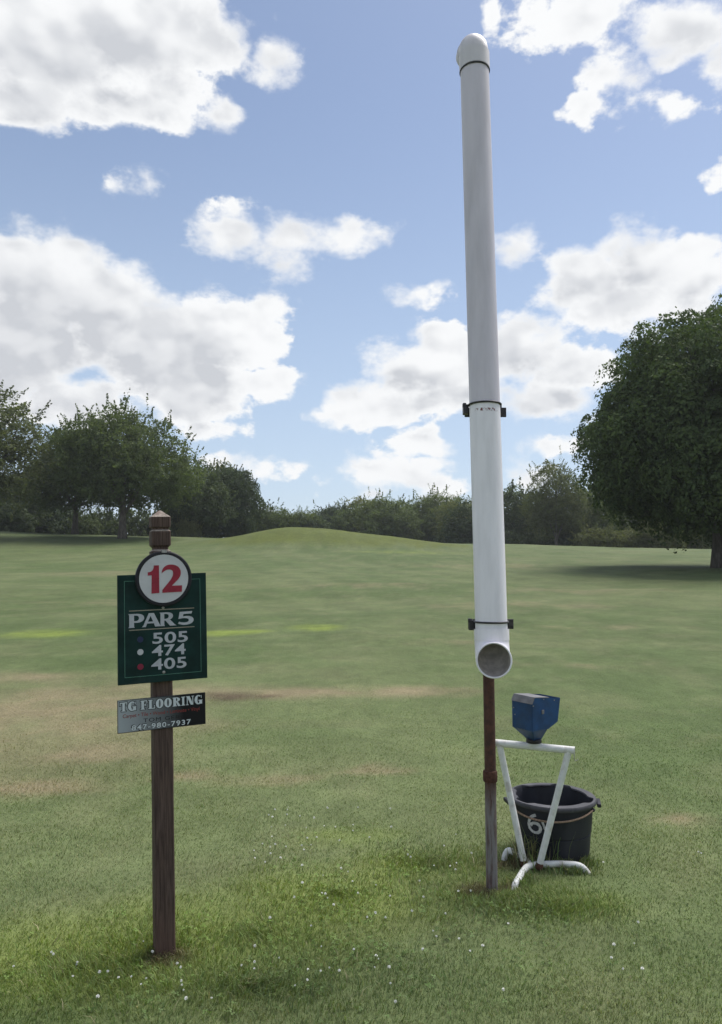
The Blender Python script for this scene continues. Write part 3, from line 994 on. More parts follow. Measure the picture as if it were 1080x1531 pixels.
    # ---- PAR 5, flared capitals cut from outlines
    P = [[(0, 0), (.30, 0), (.27, .08), (.27, .36)] + bez((.27, .36), (.55, .30), (.74, .44), (.74, .68), 8)[1:] + bez((.74, .68), (.74, .92), (.58, 1.0), (.35, 1.0), 8)[1:] + [(0, 1.0), (.05, .92), (.05, .08)],
         [(.27, .48), (.27, .88)] + bez((.27, .88), (.44, .90), (.50, .82), (.50, .68), 6)[1:] + bez((.50, .68), (.50, .52), (.42, .45), (.27, .48), 6)[1:-1]]
    A = [[(0, 0), (.20, 0), (.27, .25), (.62, .25), (.68, 0), (1.0, 0), (.93, .1), (.62, 1.0), (.36, 1.0), (.08, .12)], [(.31, .38), (.58, .38), (.45, .80)]]
    Rr = [[(0, 0), (.30, 0), (.27, .08), (.27, .40), (.34, .40), (.60, 0), (.98, 0), (.88, .08), (.60, .46)] + bez((.60, .46), (.72, .52), (.78, .62), (.78, .73), 6)[1:] + bez((.78, .73), (.78, .92), (.62, 1.0), (.38, 1.0), 6)[1:] + [(0, 1.0), (.05, .92), (.05, .08)],
          [(.27, .52), (.27, .88)] + bez((.27, .88), (.45, .90), (.53, .84), (.53, .71), 6)[1:] + bez((.53, .71), (.53, .57), (.44, .51), (.27, .52), 6)[1:-1]]
    five = [[(.10, .98), (.84, 1.0), (.80, .82), (.32, .81), (.29, .62)] + bez((.29, .62), (.62, .70), (.92, .60), (.92, .34), 8)[1:] + bez((.92, .34), (.92, .08), (.62, -.04), (.36, -.02), 8)[1:] + bez((.36, -.02), (.20, -.01), (.08, .04), (0, .10), 6)[1:] + [(.06, .24)] +
            bez((.06, .24), (.30, .12), (.62, .12), (.64, .32), 8)[1:] + bez((.64, .32), (.64, .50), (.34, .54), (.02, .44), 8)[1:]]
    px = [(190, 63.0), (236, 77.0)]
    hL = .057
    zl = v(.486)
    for ch, xa, wd in ((P, 188.5, 23.5), (A, 208.5, 29.0), (Rr, 235.0, 25.5), (five, 263.0, 24.0)):
        me = outline_mesh("lettering", ch, .5)
        place_letters("lettering", me, M_LETTER, board, u(xa), zl, wd / 134.0 * W, hL, yf)
    # ---- yardages
    for body, xa, wd, q in (("505", 224, 53.5, .646), ("474", 223, 51.0, .762), ("405", 222, 53.0, .886)):
        me = text_mesh("lettering", body, .1, .018, 1.05)
        place_letters("lettering", me, M_LETTER, board, u(xa), v(q), wd / 134.0 * W, .0465, yf)
    for q, mt in ((.597, M_BLUEDOT), (.712, M_WHITE), (.846, M_REDDOT)):
        dd = MB(); c0, c1, rr = u(206), v(q), .0125
        rg = lambda y: [(c0 + rr * math.cos(2 * math.pi * i / 24), y, c1 + rr * math.sin(2 * math.pi * i / 24)) for i in range(24)]
        dd.rings([rg(yf), rg(yf - .0012)], cap0=False, cap1=True)
        dd.build("tee_dot", mt, board)
    for q in (.316, .912):
        sc_ = MB(); c1 = v(q)
        rg = lambda rr, y: [(rr * math.cos(2 * math.pi * i / 12), y, c1 + rr * math.sin(2 * math.pi * i / 12)) for i in range(12)]
        sc_.rings([rg(.006, yf), rg(.006, yf - .002), rg(.003, yf - .004)], cap0=False); sc_.build("screw", M_STEEL, board)

    # ---- sponsor plate
    Wp, Hp, zp = .3628, .134, .996 + dz
    yp = -(hw + .0055)
    b = MB(); b.box((0, 0, 0), (Wp, .005, Hp))
    plate = b.build("sponsor_plate", plate_mat(), root, bev=.001)
    plate.location = (-.005, yp, zp)
    e = MB(); t = .0022
    for (c, dd) in (((0, -.0031, Hp / 2 - t / 2), (Wp, .0010, t)), ((0, -.0031, -Hp / 2 + t / 2), (Wp, .0010, t)), ((-Wp / 2 + t / 2, -.0031, 0), (t, .0010, Hp - 2 * t)), ((Wp / 2 - t / 2, -.0031, 0), (t, .0010, Hp - 2 * t))):
        e.box(c, dd)
    e.build("plate_border", M_PRINT_AND_SHADE, plate)
    yq = -.0026
    # fat face serif capitals with a black edge behind them
    def ell(cx_, cy_, rx, ry, a0=0, a1=360, n=26):
        return [(cx_ + rx * math.cos(R(a0 + (a1 - a0) * i / n)), cy_ + ry * math.sin(R(a0 + (a1 - a0) * i / n))) for i in range(n + (0 if a1 - a0 == 360 else 1))]
    FAT = {
        'T': [(.34, 0, .68, 1), (.0, .88, 1, 1), (0, .62, .10, .90), (.90, .62, 1, .90), (.20, 0, .82, .08)],
        'F': [(.12, 0, .50, 1), (0, 0, .64, .08), (0, .90, .95, 1), (.85, .64, .95, .92), (.48, .46, .72, .55), (.70, .36, .79, .66)],
        'L': [(.12, 0, .50, 1), (0, .92, .64, 1), (0, 0, .98, .09), (.88, 0, .98, .40)],
        'I': [(.26, 0, .74, 1), (.06, 0, .94, .08), (.06, .92, .94, 1)],
        'O': ['ring'],
        'G': ['arc', (.62, .02, .98, .42), (.50, .38, 1.02, .47), (.84, .66, .92, .98)],
        'R': [(.10, 0, .46, 1), (0, 0, .56, .08), (0, .92, .60, 1), 'bowl', [(.44, .52), (.66, .52), (1.0, .06), (1.04, 0), (.68, 0)]],
        'N': [(.10, 0, .20, 1), (0, 0, .32, .07), (.82, 0, .92, 1), (.70, .93, 1.04, 1), (0, .93, .38, 1), [(.08, 1), (.46, 1), (.92, 0), (.60, 0)]],
    }
    WID = {'T': .95, 'F': .92, 'L': .88, 'I': .58, 'O': 1.0, 'G': 1.05, 'R': 1.05, 'N': 1.05, ' ': .35}

    def fat_line(body, x, z, w, h):
        tot = sum(WID[ch] for ch in body) + .10 * (len(body) - 1)
        ux = w / tot; cur = x
        for ch in body:
            wl = WID[ch] * ux
            if ch != ' ':
                for e_, mt, y_ in ((.0026, M_PRINT_AND_SHADE, yq), (0, M_PLATETEXT, yq - .0011)):
                    mb = MB(); k_ = 0
                    P2 = lambda px_, pz_: (cur + px_ * wl, z + pz_ * h)
                    def flat(pts, y__):
                        mb.add([(px_, y__, pz_) for px_, pz_ in pts], [tuple(range(len(pts)))])
                    def strip(o_, i_, y__, closed):
                        n_ = len(o_)
                        mb.add([(px_, y__, pz_) for px_, pz_ in o_ + i_], [(j, (j + 1) % n_, n_ + (j + 1) % n_, n_ + j) for j in range(n_ if closed else n_ - 1)])
                    for piece in FAT[ch]:
                        yy = y_ - .00006 * k_; k_ += 1
                        if piece in ('ring', 'arc', 'bowl'):
                            if piece == 'bowl':
                                o_, i_ = ell(.46, .75, .50, .25, -90, 90), ell(.46, .75, .16, .17, -90, 90)
                            elif piece == 'ring':
                                o_, i_ = ell(.5, .5, .5, .53), ell(.5, .5, .13, .42)
                            else:
                                o_, i_ = ell(.5, .5, .5, .53, 50, 318), ell(.5, .5, .13, .42, 50, 318)
                            ex, ez = e_ / wl, e_ / h
                            o_ = [(px_ + (px_ - .5) * 2 * ex, pz_ + (pz_ - .5) * 2 * ez) for px_, pz_ in o_]
                            strip([P2(*q_) for q_ in o_], [P2(*q_) for q_ in i_], yy, piece == 'ring')
                        elif isinstance(piece, list):
                            flat([(q_[0] + (e_ if j in (1, 2) else -e_), q_[1]) for j, q_ in enumerate([P2(*t_) for t_ in piece])], yy)
                        else:
                            (ax_, az_), (bx_, bz_) = P2(piece[0], piece[1]), P2(piece[2], piece[3])
                            flat([(ax_ - e_, az_ - e_), (bx_ + e_, az_ - e_), (bx_ + e_, bz_ + e_), (ax_ - e_, bz_ + e_)], yy)
                    mb.build("lettering", mt, plate)
            cur += wl + .10 * ux

    # heavy numerals with a black edge behind them
    def bold_line(body, x, z, w, h, edge, bold=.045, space=1.12):
        bk = text_mesh("lettering", body, .1, bold + edge, space)
        place_letters("lettering", bk, M_PRINT_AND_SHADE, plate, x - .0036, z - .0036, w + .0066, h + .0062, yq, .0005)
        fr = text_mesh("lettering", body, .1, bold, space)
        place_letters("lettering", fr, M_PLATETEXT, plate, x, z, w, h, yq - .0006, .0006)
    fat_line("TG FLOORING", -.172, .0205, .340, .037)
    bold_line("847-980-7937", -.125, -.061, .243, .0215, .03, .018, 1.22)
    me = text_mesh("lettering", "Carpet \u2022 Tile \u2022 Wood \u2022 Laminate \u2022 Vinyl", .1, .0, 1.0)
    place_letters("lettering", me, M_REDPRINT, plate, -.160, -.0115, .316, .020, yq, .0006)
    me = text_mesh("lettering", "TOM GERS", .1, .0, 1.15)
    place_letters("lettering", me, M_PRINT_AND_SHADE, plate, -.078, -.0325, .165, .0155, yq, .0006)


build_sign()


# ------------------------------------------------------------------ periscope of white pipe on a steel pole
def ring_at(c, t, b, r, seg=48):
    """circle round c, across tangent t; b is a fixed side vector"""
    a = b.cross(t).normalized()
    return [c + (a * math.cos(2 * math.pi * j / seg) + b * math.sin(2 * math.pi * j / seg)) * r for j in range(seg)]


def elbow(m, start, vdir, e, Rb, ro, ri, hub, hub_r, lead):
    """hollow quarter bend: comes along vdir from start, leaves along e; hubs at both ends"""
    b = vdir.cross(e).normalized()
    path = []
    path += [(start - vdir * lead, vdir, hub_r), (start - vdir * lead * .02, vdir, hub_r), (start, vdir, ro)]
    C = start + e * Rb
    for i in range(1, 12):
        f = math.pi / 2 * i / 12
        path.append((C - e * Rb * math.cos(f) + vdir * Rb * math.sin(f), (vdir * math.cos(f) + e * math.sin(f)), ro))
    end = C + vdir * Rb
    path += [(end, e, ro), (end + e * .002, e, hub_r), (end + e * (hub - .003), e, hub_r), (end + e * hub, e, hub_r - .003)]
    inner = []
    inner += [(end + e * hub, e, ri + .003), (end + e * (hub - .004), e, ri), (end, e, ri)]
    for i in range(11, 0, -1):
        f = math.pi / 2 * i / 12
        inner.append((C - e * Rb * math.cos(f) + vdir * Rb * math.sin(f), (vdir * math.cos(f) + e * math.sin(f)), ri))
    inner += [(start, vdir, ri), (start - vdir * lead, vdir, ri)]
    ro_ = [ring_at(c, t, b, r) for c, t, r in path]
    ri_ = [ring_at(c, t, b, r) for c, t, r in inner]
    m.rings(ro_ + ri_[:2], cap0=False, cap1=False, mi=0)
    m.rings(ri_[1:], cap0=False, cap1=False, mi=1)
    return C, end, b


def build_periscope():
    bx, by = .649, 3.819
    bz = Hs(bx, by)
    root = empty("periscope", (bx, by, 0), "tall white pipe periscope strapped to a rusty steel pole", "periscope")
    # steel pole
    m = MB()
    m.tube([(0, -.006, bz - .3), (0, .008, .46), (.001, .009, .5), (.004, .088, 2.66)], [.0285, .0285, .0285, .0285], 24)
    pole = m.build("pole", M_POLE, root, auto=40)
    m = MB()
    m.lathe([(.0285, .535), (.0345, .537), (.036, .542), (.036, .580), (.0345, .588), (.0285, .591)], 28)
    cp = m.build("coupling", M_RUST, pole, auto=40); cp.location = (0, .012, 0)
    # pipe axis
    A = Vector((.644 - bx, 3.71 - by, 1.300)); B = Vector((0.6270 - bx, 3.91 - by, 4.3360))
    ax = (B - A).normalized()
    rp = .0787
    joint = A.lerp(B, .3735)
    for nm, a, b, mt in (("lower_pipe", A - ax * .03, joint, M_PVC), ("upper_pipe", joint + ax * .001, B + ax * .02, M_PVC_TOP)):
        m = MB()
        L = (b - a).length
        n = 14
        sidev = Vector((1, 0, 0)); sidev = (sidev - ax * sidev.dot(ax)).normalized()
        rr = rp if nm == "lower_pipe" else rp * .992
        m.rings([ring_at(a + (b - a) * (i / n), ax, sidev, rr) for i in range(n + 1)], cap0=False, cap1=False)
        m.rings([ring_at(b - (b - a) * (i / n), ax, sidev, rr - .006) for i in range(n + 1)], cap0=False, cap1=False)
        m.build(nm, mt, root, auto=50)
    # lower elbow, mouth towards the golfer
    e = Vector((-.10, -.995, 0)).normalized()
    e = (e - ax * e.dot(ax)).normalized()
    m = MB()
    Rb = .090
    st = A + ax * (1.158 + Rb - 1.300)
    C, end, b = elbow(m, st, -ax, e, Rb, .0840, .0772, .030, .0858, .056)
    lower = m.build("lower_elbow", [M_PVC, M_PVC_IN], root, auto=50)
    # moulded mark on the back wall inside
    f = R(27)
    n = (e * math.cos(f) + ax * math.sin(f)).normalized()
    c = C - (e * math.cos(f) + ax * math.sin(f)) * (Rb + .0785 - .004)
    c = C - e * (Rb + .074) * math.cos(f) - ax * (Rb + .074) * math.sin(f)
    side = b
    upv = n.cross(side).normalized()
    m = MB()
    pts = [c + (side * math.cos(2 * math.pi * i / 28) + upv * math.sin(2 * math.pi * i / 28)) * .023 for i in range(28)]
    m.tube(pts + [pts[0]], .0018, 6, caps=False)
    m.tube([c - side * .022 - upv * .040 + n * .006, c + side * .022 - upv * .040 + n * .006], .0012, 6)
    m.build("moulded_mark", M_PVC_IN, lower, smooth=True)
    # upper elbow, mouth over the hill
    e2 = Vector((-.03, .99, 0)).normalized()
    e2 = (e2 - ax * e2.dot(ax)).normalized()
    m = MB()
    elbow(m, B + ax * .104, ax, e2, .062, .0780, .0730, .046, .0832, .104)
    up = m.build("upper_elbow", [M_PVC_CAP, M_PVC_IN], root, auto=50)
    m = MB()
    m.rings([ring_at(B + ax * zz, ax, Vector((0, 1, 0)), r_) for zz, r_ in ((-.004, .0786), (-.0045, .0834), (.0008, .0838), (.001, .0786))], cap0=False, cap1=False)
    m.build("gasket", M_STRAP, up, auto=30)
    # straps with their clamps
    for (t, tilt) in ((.3765, 0), (.0128, 0)):
        p = A.lerp(B, t)
        m = MB()
        pts = []
        for i in range(29):
            a = R(-200 + 220 * i / 28)
            pts.append(p + Vector((math.cos(a), math.sin(a), 0)) * (rp + .0042) + Vector((0, 0, .0)))
        m.tube(pts, .0048, 8)
        s = m.build("strap", M_STRAP, root, smooth=True)
        m = MB()
        m.box(p + Vector((-(rp + .015), .035, -.018)), (.027, .045, .050))
        m.box(p + Vector((-(rp + .022), .030, .004)), (.018, .030, .022))
        m.build("clamp", M_STRAP, s, bev=.004)
        m = MB()
        m.box(p + Vector((rp + .007, .035, -.018)), (.011, .045, .046))
        m.build("clamp", M_STRAP, s, bev=.003)
        m = MB()
        m.box(p + Vector((.02, .100, -.018)), (.22, .012, .05))
        m.build("backing_bar", M_STRAP, s, bev=.002)


build_periscope()


# ------------------------------------------------------------------ white pipe stand with blue hopper
def build_stand():
    hx, hy = .915, 4.085
    gz = Hs(hx, hy)
    root = empty("pipe_stand", (hx, hy, gz), "white pipe stand carrying a blue hopper, in front of the black tub", "stand")
    L = lambda x, y, z: Vector((x - hx, y - hy, z - gz))
    r = .0195
    a, b = L(.722, 4.160, .652), L(1.128, 4.010, .645)
    m = MB(); m.tube([a, b], r, 20, caps=False)
    d = (b - a).normalized()
    m.tube([b, b - d * .06], r - .004, 20, caps=True, mi=1)  # black plug paints the shade inside the bar's open end
    side = Vector((0, 0, 1)); side = (side - d * side.dot(d)).normalized()
    rg = lambda rad: ring_at(b, d, side, rad, 20)
    m.rings([rg(r), rg(r - .004)], cap0=False, cap1=False)
    bar = m.build("crossbar", [M_PAINT, M_PRINT_AND_SHADE], root, auto=40)
    t0, t1 = a.lerp(b, .08), a.lerp(b, .93)
    f0, f1 = L(.872, 4.10, .022), L(.940, 4.07, .022)
    for q0, q1 in ((t0, f0), (t1, f1)):
        m = MB(); m.tube([q0 + Vector((0, 0, .0)), q1], .0175, 18)
        leg = m.build("leg", M_PAINT, root, auto=40)
        m = MB(); dd = (q1 - q0).normalized()
        m.tube([q1 - dd * .028, q1 - dd * .012, q1 + dd * .002], [.0178, .0205, .024], 14)
        m.build("rusty_weld", M_RUST, leg, smooth=True)
    # three feet, arched and dug into the turf
    hub = L(.905, 4.09, .028)
    for pts in ([hub, L(.86, 4.02, .040), L(.80, 3.90, .038), L(.765, 3.835, .022), L(.742, 3.79, -.06)],
                [hub, L(.98, 4.09, .034), L(1.09, 4.075, .040), L(1.17, 4.062, .028), L(1.225, 4.05, -.05)],
                [hub, L(.87, 4.15, .045), L(.82, 4.20, .062), L(.795, 4.215, .042), L(.772, 4.21, -.045)]):
        cu = []
        for i in range(len(pts) - 1):
            p0, p1, p2, p3 = pts[max(i - 1, 0)], pts[i], pts[i + 1], pts[min(i + 2, len(pts) - 1)]
            for j in range(5):
                t = j / 5
                cu.append(.5 * ((2 * p1) + (p2 - p0) * t + (2 * p0 - 5 * p1 + 4 * p2 - p3) * t * t + (3 * p1 - p0 - 3 * p2 + p3) * t ** 3))
        cu.append(pts[-1])
        m = MB(); m.tube(cu, .0165, 16); m.build("foot", M_PAINT, root, smooth=True)
    # hook hanging from the bar's end
    m = MB()
    c = b - d * .012 + Vector((.008, 0, -.02))
    pts = [c + Vector((0, 0, .012)), c + Vector((0, 0, -.022))] + [c + Vector((.010 - .010 * math.cos(R(q)), 0, -.022 - .012 * math.sin(R(q)))) for q in range(20, 200, 30)]
    m.tube(pts, .0022, 8); m.build("hook", M_STEEL, root, smooth=True)

    # ---- hopper: side profile (u along the panel, z up) swept across its width
    base = a.lerp(b, .51) + Vector((0, 0, r))
    al = R(33)
    U = Vector((math.cos(al), math.sin(al), 0)); Wv = Vector((-math.sin(al), math.cos(al), 0))
    # near corner of the box, from the neck in the middle
    org = base - U * .082 - Wv * .072 + Vector((0, 0, 0))
    wd = .150
    P3 = lambda u, w, z: org + U * u + Wv * w + Vector((0, 0, z))
    prof = [(0, .080), (0, .222), (.018, .252), (.215, .236), (.192, .112), (.118, .080)]
    m = MB()
    n = len(prof)
    va = [P3(u, 0, z) for u, z in prof] + [P3(u, wd, z) for u, z in prof]
    fs = [tuple(range(n)), tuple(reversed(range(n, 2 * n)))]
    for i in range(n):
        j = (i + 1) % n
        if i in (1, 2):
            continue
        fs.append((i, i + n, j + n, j))
    m.add(va, fs)
    hop = m.build("hopper", M_BLUE, root, bev=.003)
    # funnel under the box
    m = MB()
    q = [(.002, .003), (.116, .003), (.116, wd - .003), (.002, wd - .003)]
    nk = base
    s = .029
    low = [(.082 - s, .072 - s), (.082 + s, .072 - s), (.082 + s, .072 + s), (.082 - s, .072 + s)]
    m.rings([[P3(u, w, .0805) for u, w in q], [P3(u, w, .022) for u, w in low], [P3(u, w, .014) for u, w in low]])
    m.build("funnel", M_BLUE, hop, bev=.003)
    m = MB(); m.lathe([(.0, .002), (.040, .002), (.041, .006), (.041, .018), (.036, .0235), (.0, .0235)], 24, base)
    m.build("neck", M_STRAP, hop, auto=40)
    m = MB(); m.box(base + Vector((0, 0, -.006)), (.075, .05, .016)); m.build("saddle", M_PAINT, hop, bev=.004)
    # lid: sloped flap and flat top
    m = MB()
    lp = [(-.004, .2225), (-.002, .220), (.019, .2525), (.120, .2443), (.120, .2475), (.0175, .2560)]
    lp = [(-.0035, .2215), (.0172, .2560), (.128, .2470), (.128, .2435), (.0190, .2525), (.0, .2205)]
    k = len(lp)
    va = [P3(u, -.002, z) for u, z in lp] + [P3(u, wd + .002, z) for u, z in lp]
    fs = [tuple(range(k)), tuple(reversed(range(k, 2 * k)))] + [(i, i + k, (i + 1) % k + k, (i + 1) % k) for i in range(k)]
    m.add(va, fs); m.build("lid", M_LID, hop)
    # latch on the side panel and screw heads
    m = MB(); Mr = Matrix((U, Wv, Vector((0, 0, 1)))).transposed()
    m.box(P3(.076, -.003, .175), (.017, .006, .022), Mr); m.build("latch", M_LID, hop, bev=.002)
    for (u_, w_, z_) in ((.006, -.001, .212), (.085, -.001, .240), (.165, -.001, .228), (-.001, .135, .185), (-.001, .125, .150)):
        m = MB(); m.box(P3(u_, w_, z_), (.005, .005, .005), Mr); m.build("screw", M_STEEL, hop)


build_stand()


# ------------------------------------------------------------------ black tub
def build_tub():
    cx, cy = 1.083, 4.345
    gz = Hs(cx, cy)
    root = empty("tub", (cx, cy, gz), "round black plastic tub with a rope handle, standing on the grass behind the white stand", "tub")
    h = .318 - gz
    ro, rb = .226, .201
    m = MB()
    prof = [(rb - .012, .0), (rb, .006)]
    for i in range(1, 12):
        t = i / 12
        r = rb + (ro - rb) * t
        if i == 5:
            prof += [(r - .000, h * t - .006), (r - .0045, h * t - .002), (r + .003, h * t + .003)]
        else:
            prof.append((r + (.003 if i > 5 else 0), h * t))
    prof += [(ro + .003, h - .02)]
    inner = [(ro - .004, h - .012), (rb - .006, .012), (0.001, .010)]
    m.lathe(prof, 64, cap0=True)
    m.lathe([(ro + .003, h - .02), (ro - .002, h - .008)] + inner, 64)
    m.build("body", M_TUB, root, auto=40)
    # broad flared lip with hand cut-outs along its inner edge
    m = MB(); seg = 96
    def ringw(r, z, amp=0):
        out = []
        for j in range(seg):
            a = 2 * math.pi * j / seg
            w = 0
            for c0 in (210, 332, 60, 135):
                d = abs((math.degrees(a) - c0 + 180) % 360 - 180)
                w = max(w, 1 - float(sm(11, 19, d)))
            out.append((( r + amp * w) * math.cos(a), (r + amp * w) * math.sin(a), z))
        return out
    m.rings([ringw(ro + .004, h - .025), ringw(ro + .018, h - .024), ringw(ro + .021, h - .018), ringw(ro + .020, h - .006), ringw(ro + .015, h), ringw(ro - .026, h + .001, .030), ringw(ro - .029, h - .006, .030), ringw(ro - .012, h - .018, .012)], cap0=False, cap1=False)
    m.build("rim", M_TUBRIM, root, auto=45)
    # handle loops moulded in the rim
    for a in (R(-14), R(188)):
        m = MB(); c = Vector((math.cos(a), math.sin(a), 0))
        tn = Vector((-math.sin(a), math.cos(a), 0))
        Mr = Matrix((c, tn, Vector((0, 0, 1)))).transposed()
        m.box(c * (ro + .030) + Vector((0, 0, h - .026)), (.022, .11, .022), Mr)
        m.build("grip", M_TUB, root, bev=.006)
    # rope sagging across the front
    m = MB(); pts = []
    for i in range(33):
        t = i / 32
        a = R(-178 + 142 * t)
        sag = .040 + .032 * math.sin(math.pi * min(1, t * 1.05)) 
        rr = ro + .012 + .010 * math.sin(math.pi * t)
        pts.append((rr * math.cos(a), rr * math.sin(a), h - sag))
    m.tube(pts, .0052, 8)
    m.build("rope", M_ROPE, root, smooth=True)
    for a in (R(-36), R(-178)):
        m = MB(); c = Vector((math.cos(a), math.sin(a), 0)) * (ro + .012) + Vector((0, 0, h - .040))
        m.lathe([(.001, -.011), (.009, -.008), (.012, 0), (.009, .008), (.001, .011)], 10, c)
        m.build("knot", M_TUB if a > R(-90) else M_ROPE, root, smooth=True)
    # brushed number on the wall: "6" and a stroke
    def on_wall(s, z, off):
        """s metres round the wall from the middle of the mark, z height"""
        r = rb + (ro - rb) * z / h + .0032 + off
        a = R(-129) + s / r
        return (r * math.cos(a), r * math.sin(a), z)
    def brush(path, w, name):
        m = MB(); L_, R_ = [], []
        for i, (x, z) in enumerate(path):
            x1, z1 = path[min(i + 1, len(path) - 1)]; x0, z0 = path[max(i - 1, 0)]
            tx, tz = x1 - x0, z1 - z0; l = math.hypot(tx, tz)
            ww = w * (.8 + .4 * random.Random(i * 7 + int(w * 1e4)).random())
            L_.append((x - tz / l * ww, z + tx / l * ww)); R_.append((x + tz / l * ww, z - tx / l * ww))
        vs = [on_wall(x, z, .0008) for x, z in L_] + [on_wall(x, z, .0008) for x, z in R_]
        n = len(path)
        m.add(vs, [(i, i + n, i + n + 1, i + 1) for i in range(n - 1)])
        m.build(name, M_CHALK, root)
    z0 = h - .150
    six = bez((.012, z0 + .096), (-.030, z0 + .085), (-.042, z0 + .040), (-.028, z0 + .018), 10) + bez((-.028, z0 + .018), (-.010, z0 - .010), (.036, z0 - .002), (.034, z0 + .028), 10)[1:] + bez((.034, z0 + .028), (.032, z0 + .058), (-.010, z0 + .060), (-.024, z0 + .034), 10)[1:]
    brush(six, .0085, "painted_figure")
    brush(bez((.046, z0 + .072), (.050, z0 + .050), (.060, z0 + .030), (.070, z0 + .012), 8), .0068, "painted_stroke")


build_tub()


# ------------------------------------------------------------------ grass
def blades(name, seed, n, y0, y1, hmin, hmax, wid, pw=1.0, region=None, label=None, straw=.03, lean=.75):
    rng = np.random.default_rng(seed)
    if region is None:
        u = rng.random(n)
        y = (y0 ** pw + u * (y1 ** pw - y0 ** pw)) ** (1 / pw)
        x = (rng.random(n) - .5) * 2 * (y * .52 + .35)
    else:
        k = rng.integers(0, len(region), n)
        rg = np.array(region)[k]
        a = rng.random(n) * 2 * np.pi; r = np.abs(rng.normal(size=n)) * .62
        x = rg[:, 0] + np.cos(a) * r * rg[:, 2]; y = rg[:, 1] + np.sin(a) * r * rg[:, 3]
    keep = rng.random(n) < (.45 + .55 * fbm(x * 3.1, y * 3.1, 61)) * (1 - sm(4.0, 11.5, y))
    x, y = x[keep], y[keep]
    n = len(x)
    dist = np.hypot(x, y)
    dens = fbm(x * 1.7, y * 1.7, 71)
    h = (hmin + (hmax - hmin) * rng.random(n)) * (.6 + .8 * dens) * (1 - .65 * sm(3.5, 14, dist))
    w = wid * (.7 + .6 * rng.random(n)) * np.maximum(1, dist / 3.4) ** .65
    az = rng.random(n) * 2 * np.pi
    # blades lie over in small tufts
    taz = fbm(x * 2.3, y * 2.3, 81) * 4 * np.pi
    laz = np.where(rng.random(n) < .5, taz + rng.normal(size=n) * .6, rng.random(n) * 2 * np.pi)
    ln = (lean * (.35 + rng.random(n))) * h
    z = H(x, y) - .006
    side = np.stack([np.cos(az), np.sin(az), np.zeros(n)], 1)
    bend = np.stack([np.cos(laz), np.sin(laz), np.zeros(n)], 1)
    p0 = np.stack([x, y, z], 1)
    p1 = p0 + bend * (ln * .35)[:, None] + np.array([0, 0, 1.0]) * (h * .6)[:, None]
    p2 = p0 + bend * ln[:, None] + np.array([0, 0, 1.0]) * (h * (.98 - .25 * rng.random(n)))[:, None]
    hw = side * (w * .5)[:, None]
    V = np.stack([p0 - hw, p0 + hw, p1 + hw * .8, p1 - hw * .8, p2], 1).reshape(-1, 3)
    b = np.arange(n)[:, None] * 5
    idx = np.concatenate([b + np.array([0, 1, 2]), b + np.array([0, 2, 3]), b + np.array([3, 2, 4])], 1).ravel()
    me = np_mesh(name, V, 3, idx)
    c = turf_np(x, y)
    br = (1.30 + 1.0 * rng.random(n) ** 1.5 * (1 - .6 * sm(4, 12, dist)))[:, None]
    c = c * br * (1 + .30 * sm(4, 11, dist))[:, None] * (1 + (rng.random((n, 3)) - .5) * np.array([.30, .16, .2]))  # farther blades lightened in colour to offset their shaded sides
    st = rng.random(n) < straw
    c[st] = np.array([.36, .32, .20]) * (.6 + .7 * rng.random((st.sum(), 1)))
    set_colour(me, np.repeat(np.clip(c, 0, 1), 5, axis=0))
    o = link(name, me, None, [M_BLADE])
    return tag(o, label, 'grass', None, 'stuff')


M_BLADE = make_blade_mat()
blades("lawn_grass", 1, 520000, 2.35, 14.0, .011, .028, .0024, .12, label="short mown green grass covering the lawn and rising fairway")
blades("rough_grass", 3, 30000, 0, 0, .020, .052, .0036, 1, [(-1.15, 3.12, .75, .42), (-.85, 3.30, .6, .36), (-.45, 3.40, .62, .40), (-.12, 3.80, .54, .36), (.36, 4.18, .45, .24), (.70, 3.72, .40, .20), (.92, 3.66, .45, .2), (-.4, 3.0, .7, .3)],
       label="longer bright green weedy grass round the post and pole feet", straw=.03, lean=.8)
blades("tall_grass", 4, 150, 0, 0, .10, .24, .0040, 1, [(.86, 4.10, .05, .05), (.91, 4.12, .08, .05), (.98, 4.12, .10, .04), (.84, 4.17, .05, .04)],
       label="tall uncut grass stems growing between the stand legs and the tub", straw=.12, lean=.5)
blades("fringe_grass", 5, 1800, 0, 0, .03, .07, .0038, 1, [(1.05, 4.12, .24, .03), (1.22, 4.18, .08, .06), (.83, 4.24, .04, .08), (1.10, 4.03, .16, .03), (.80, 3.86, .05, .06), (.84, 3.93, .05, .05)],
       label="uncut fringe of grass round the tub and the stand feet", straw=.06, lean=.6)


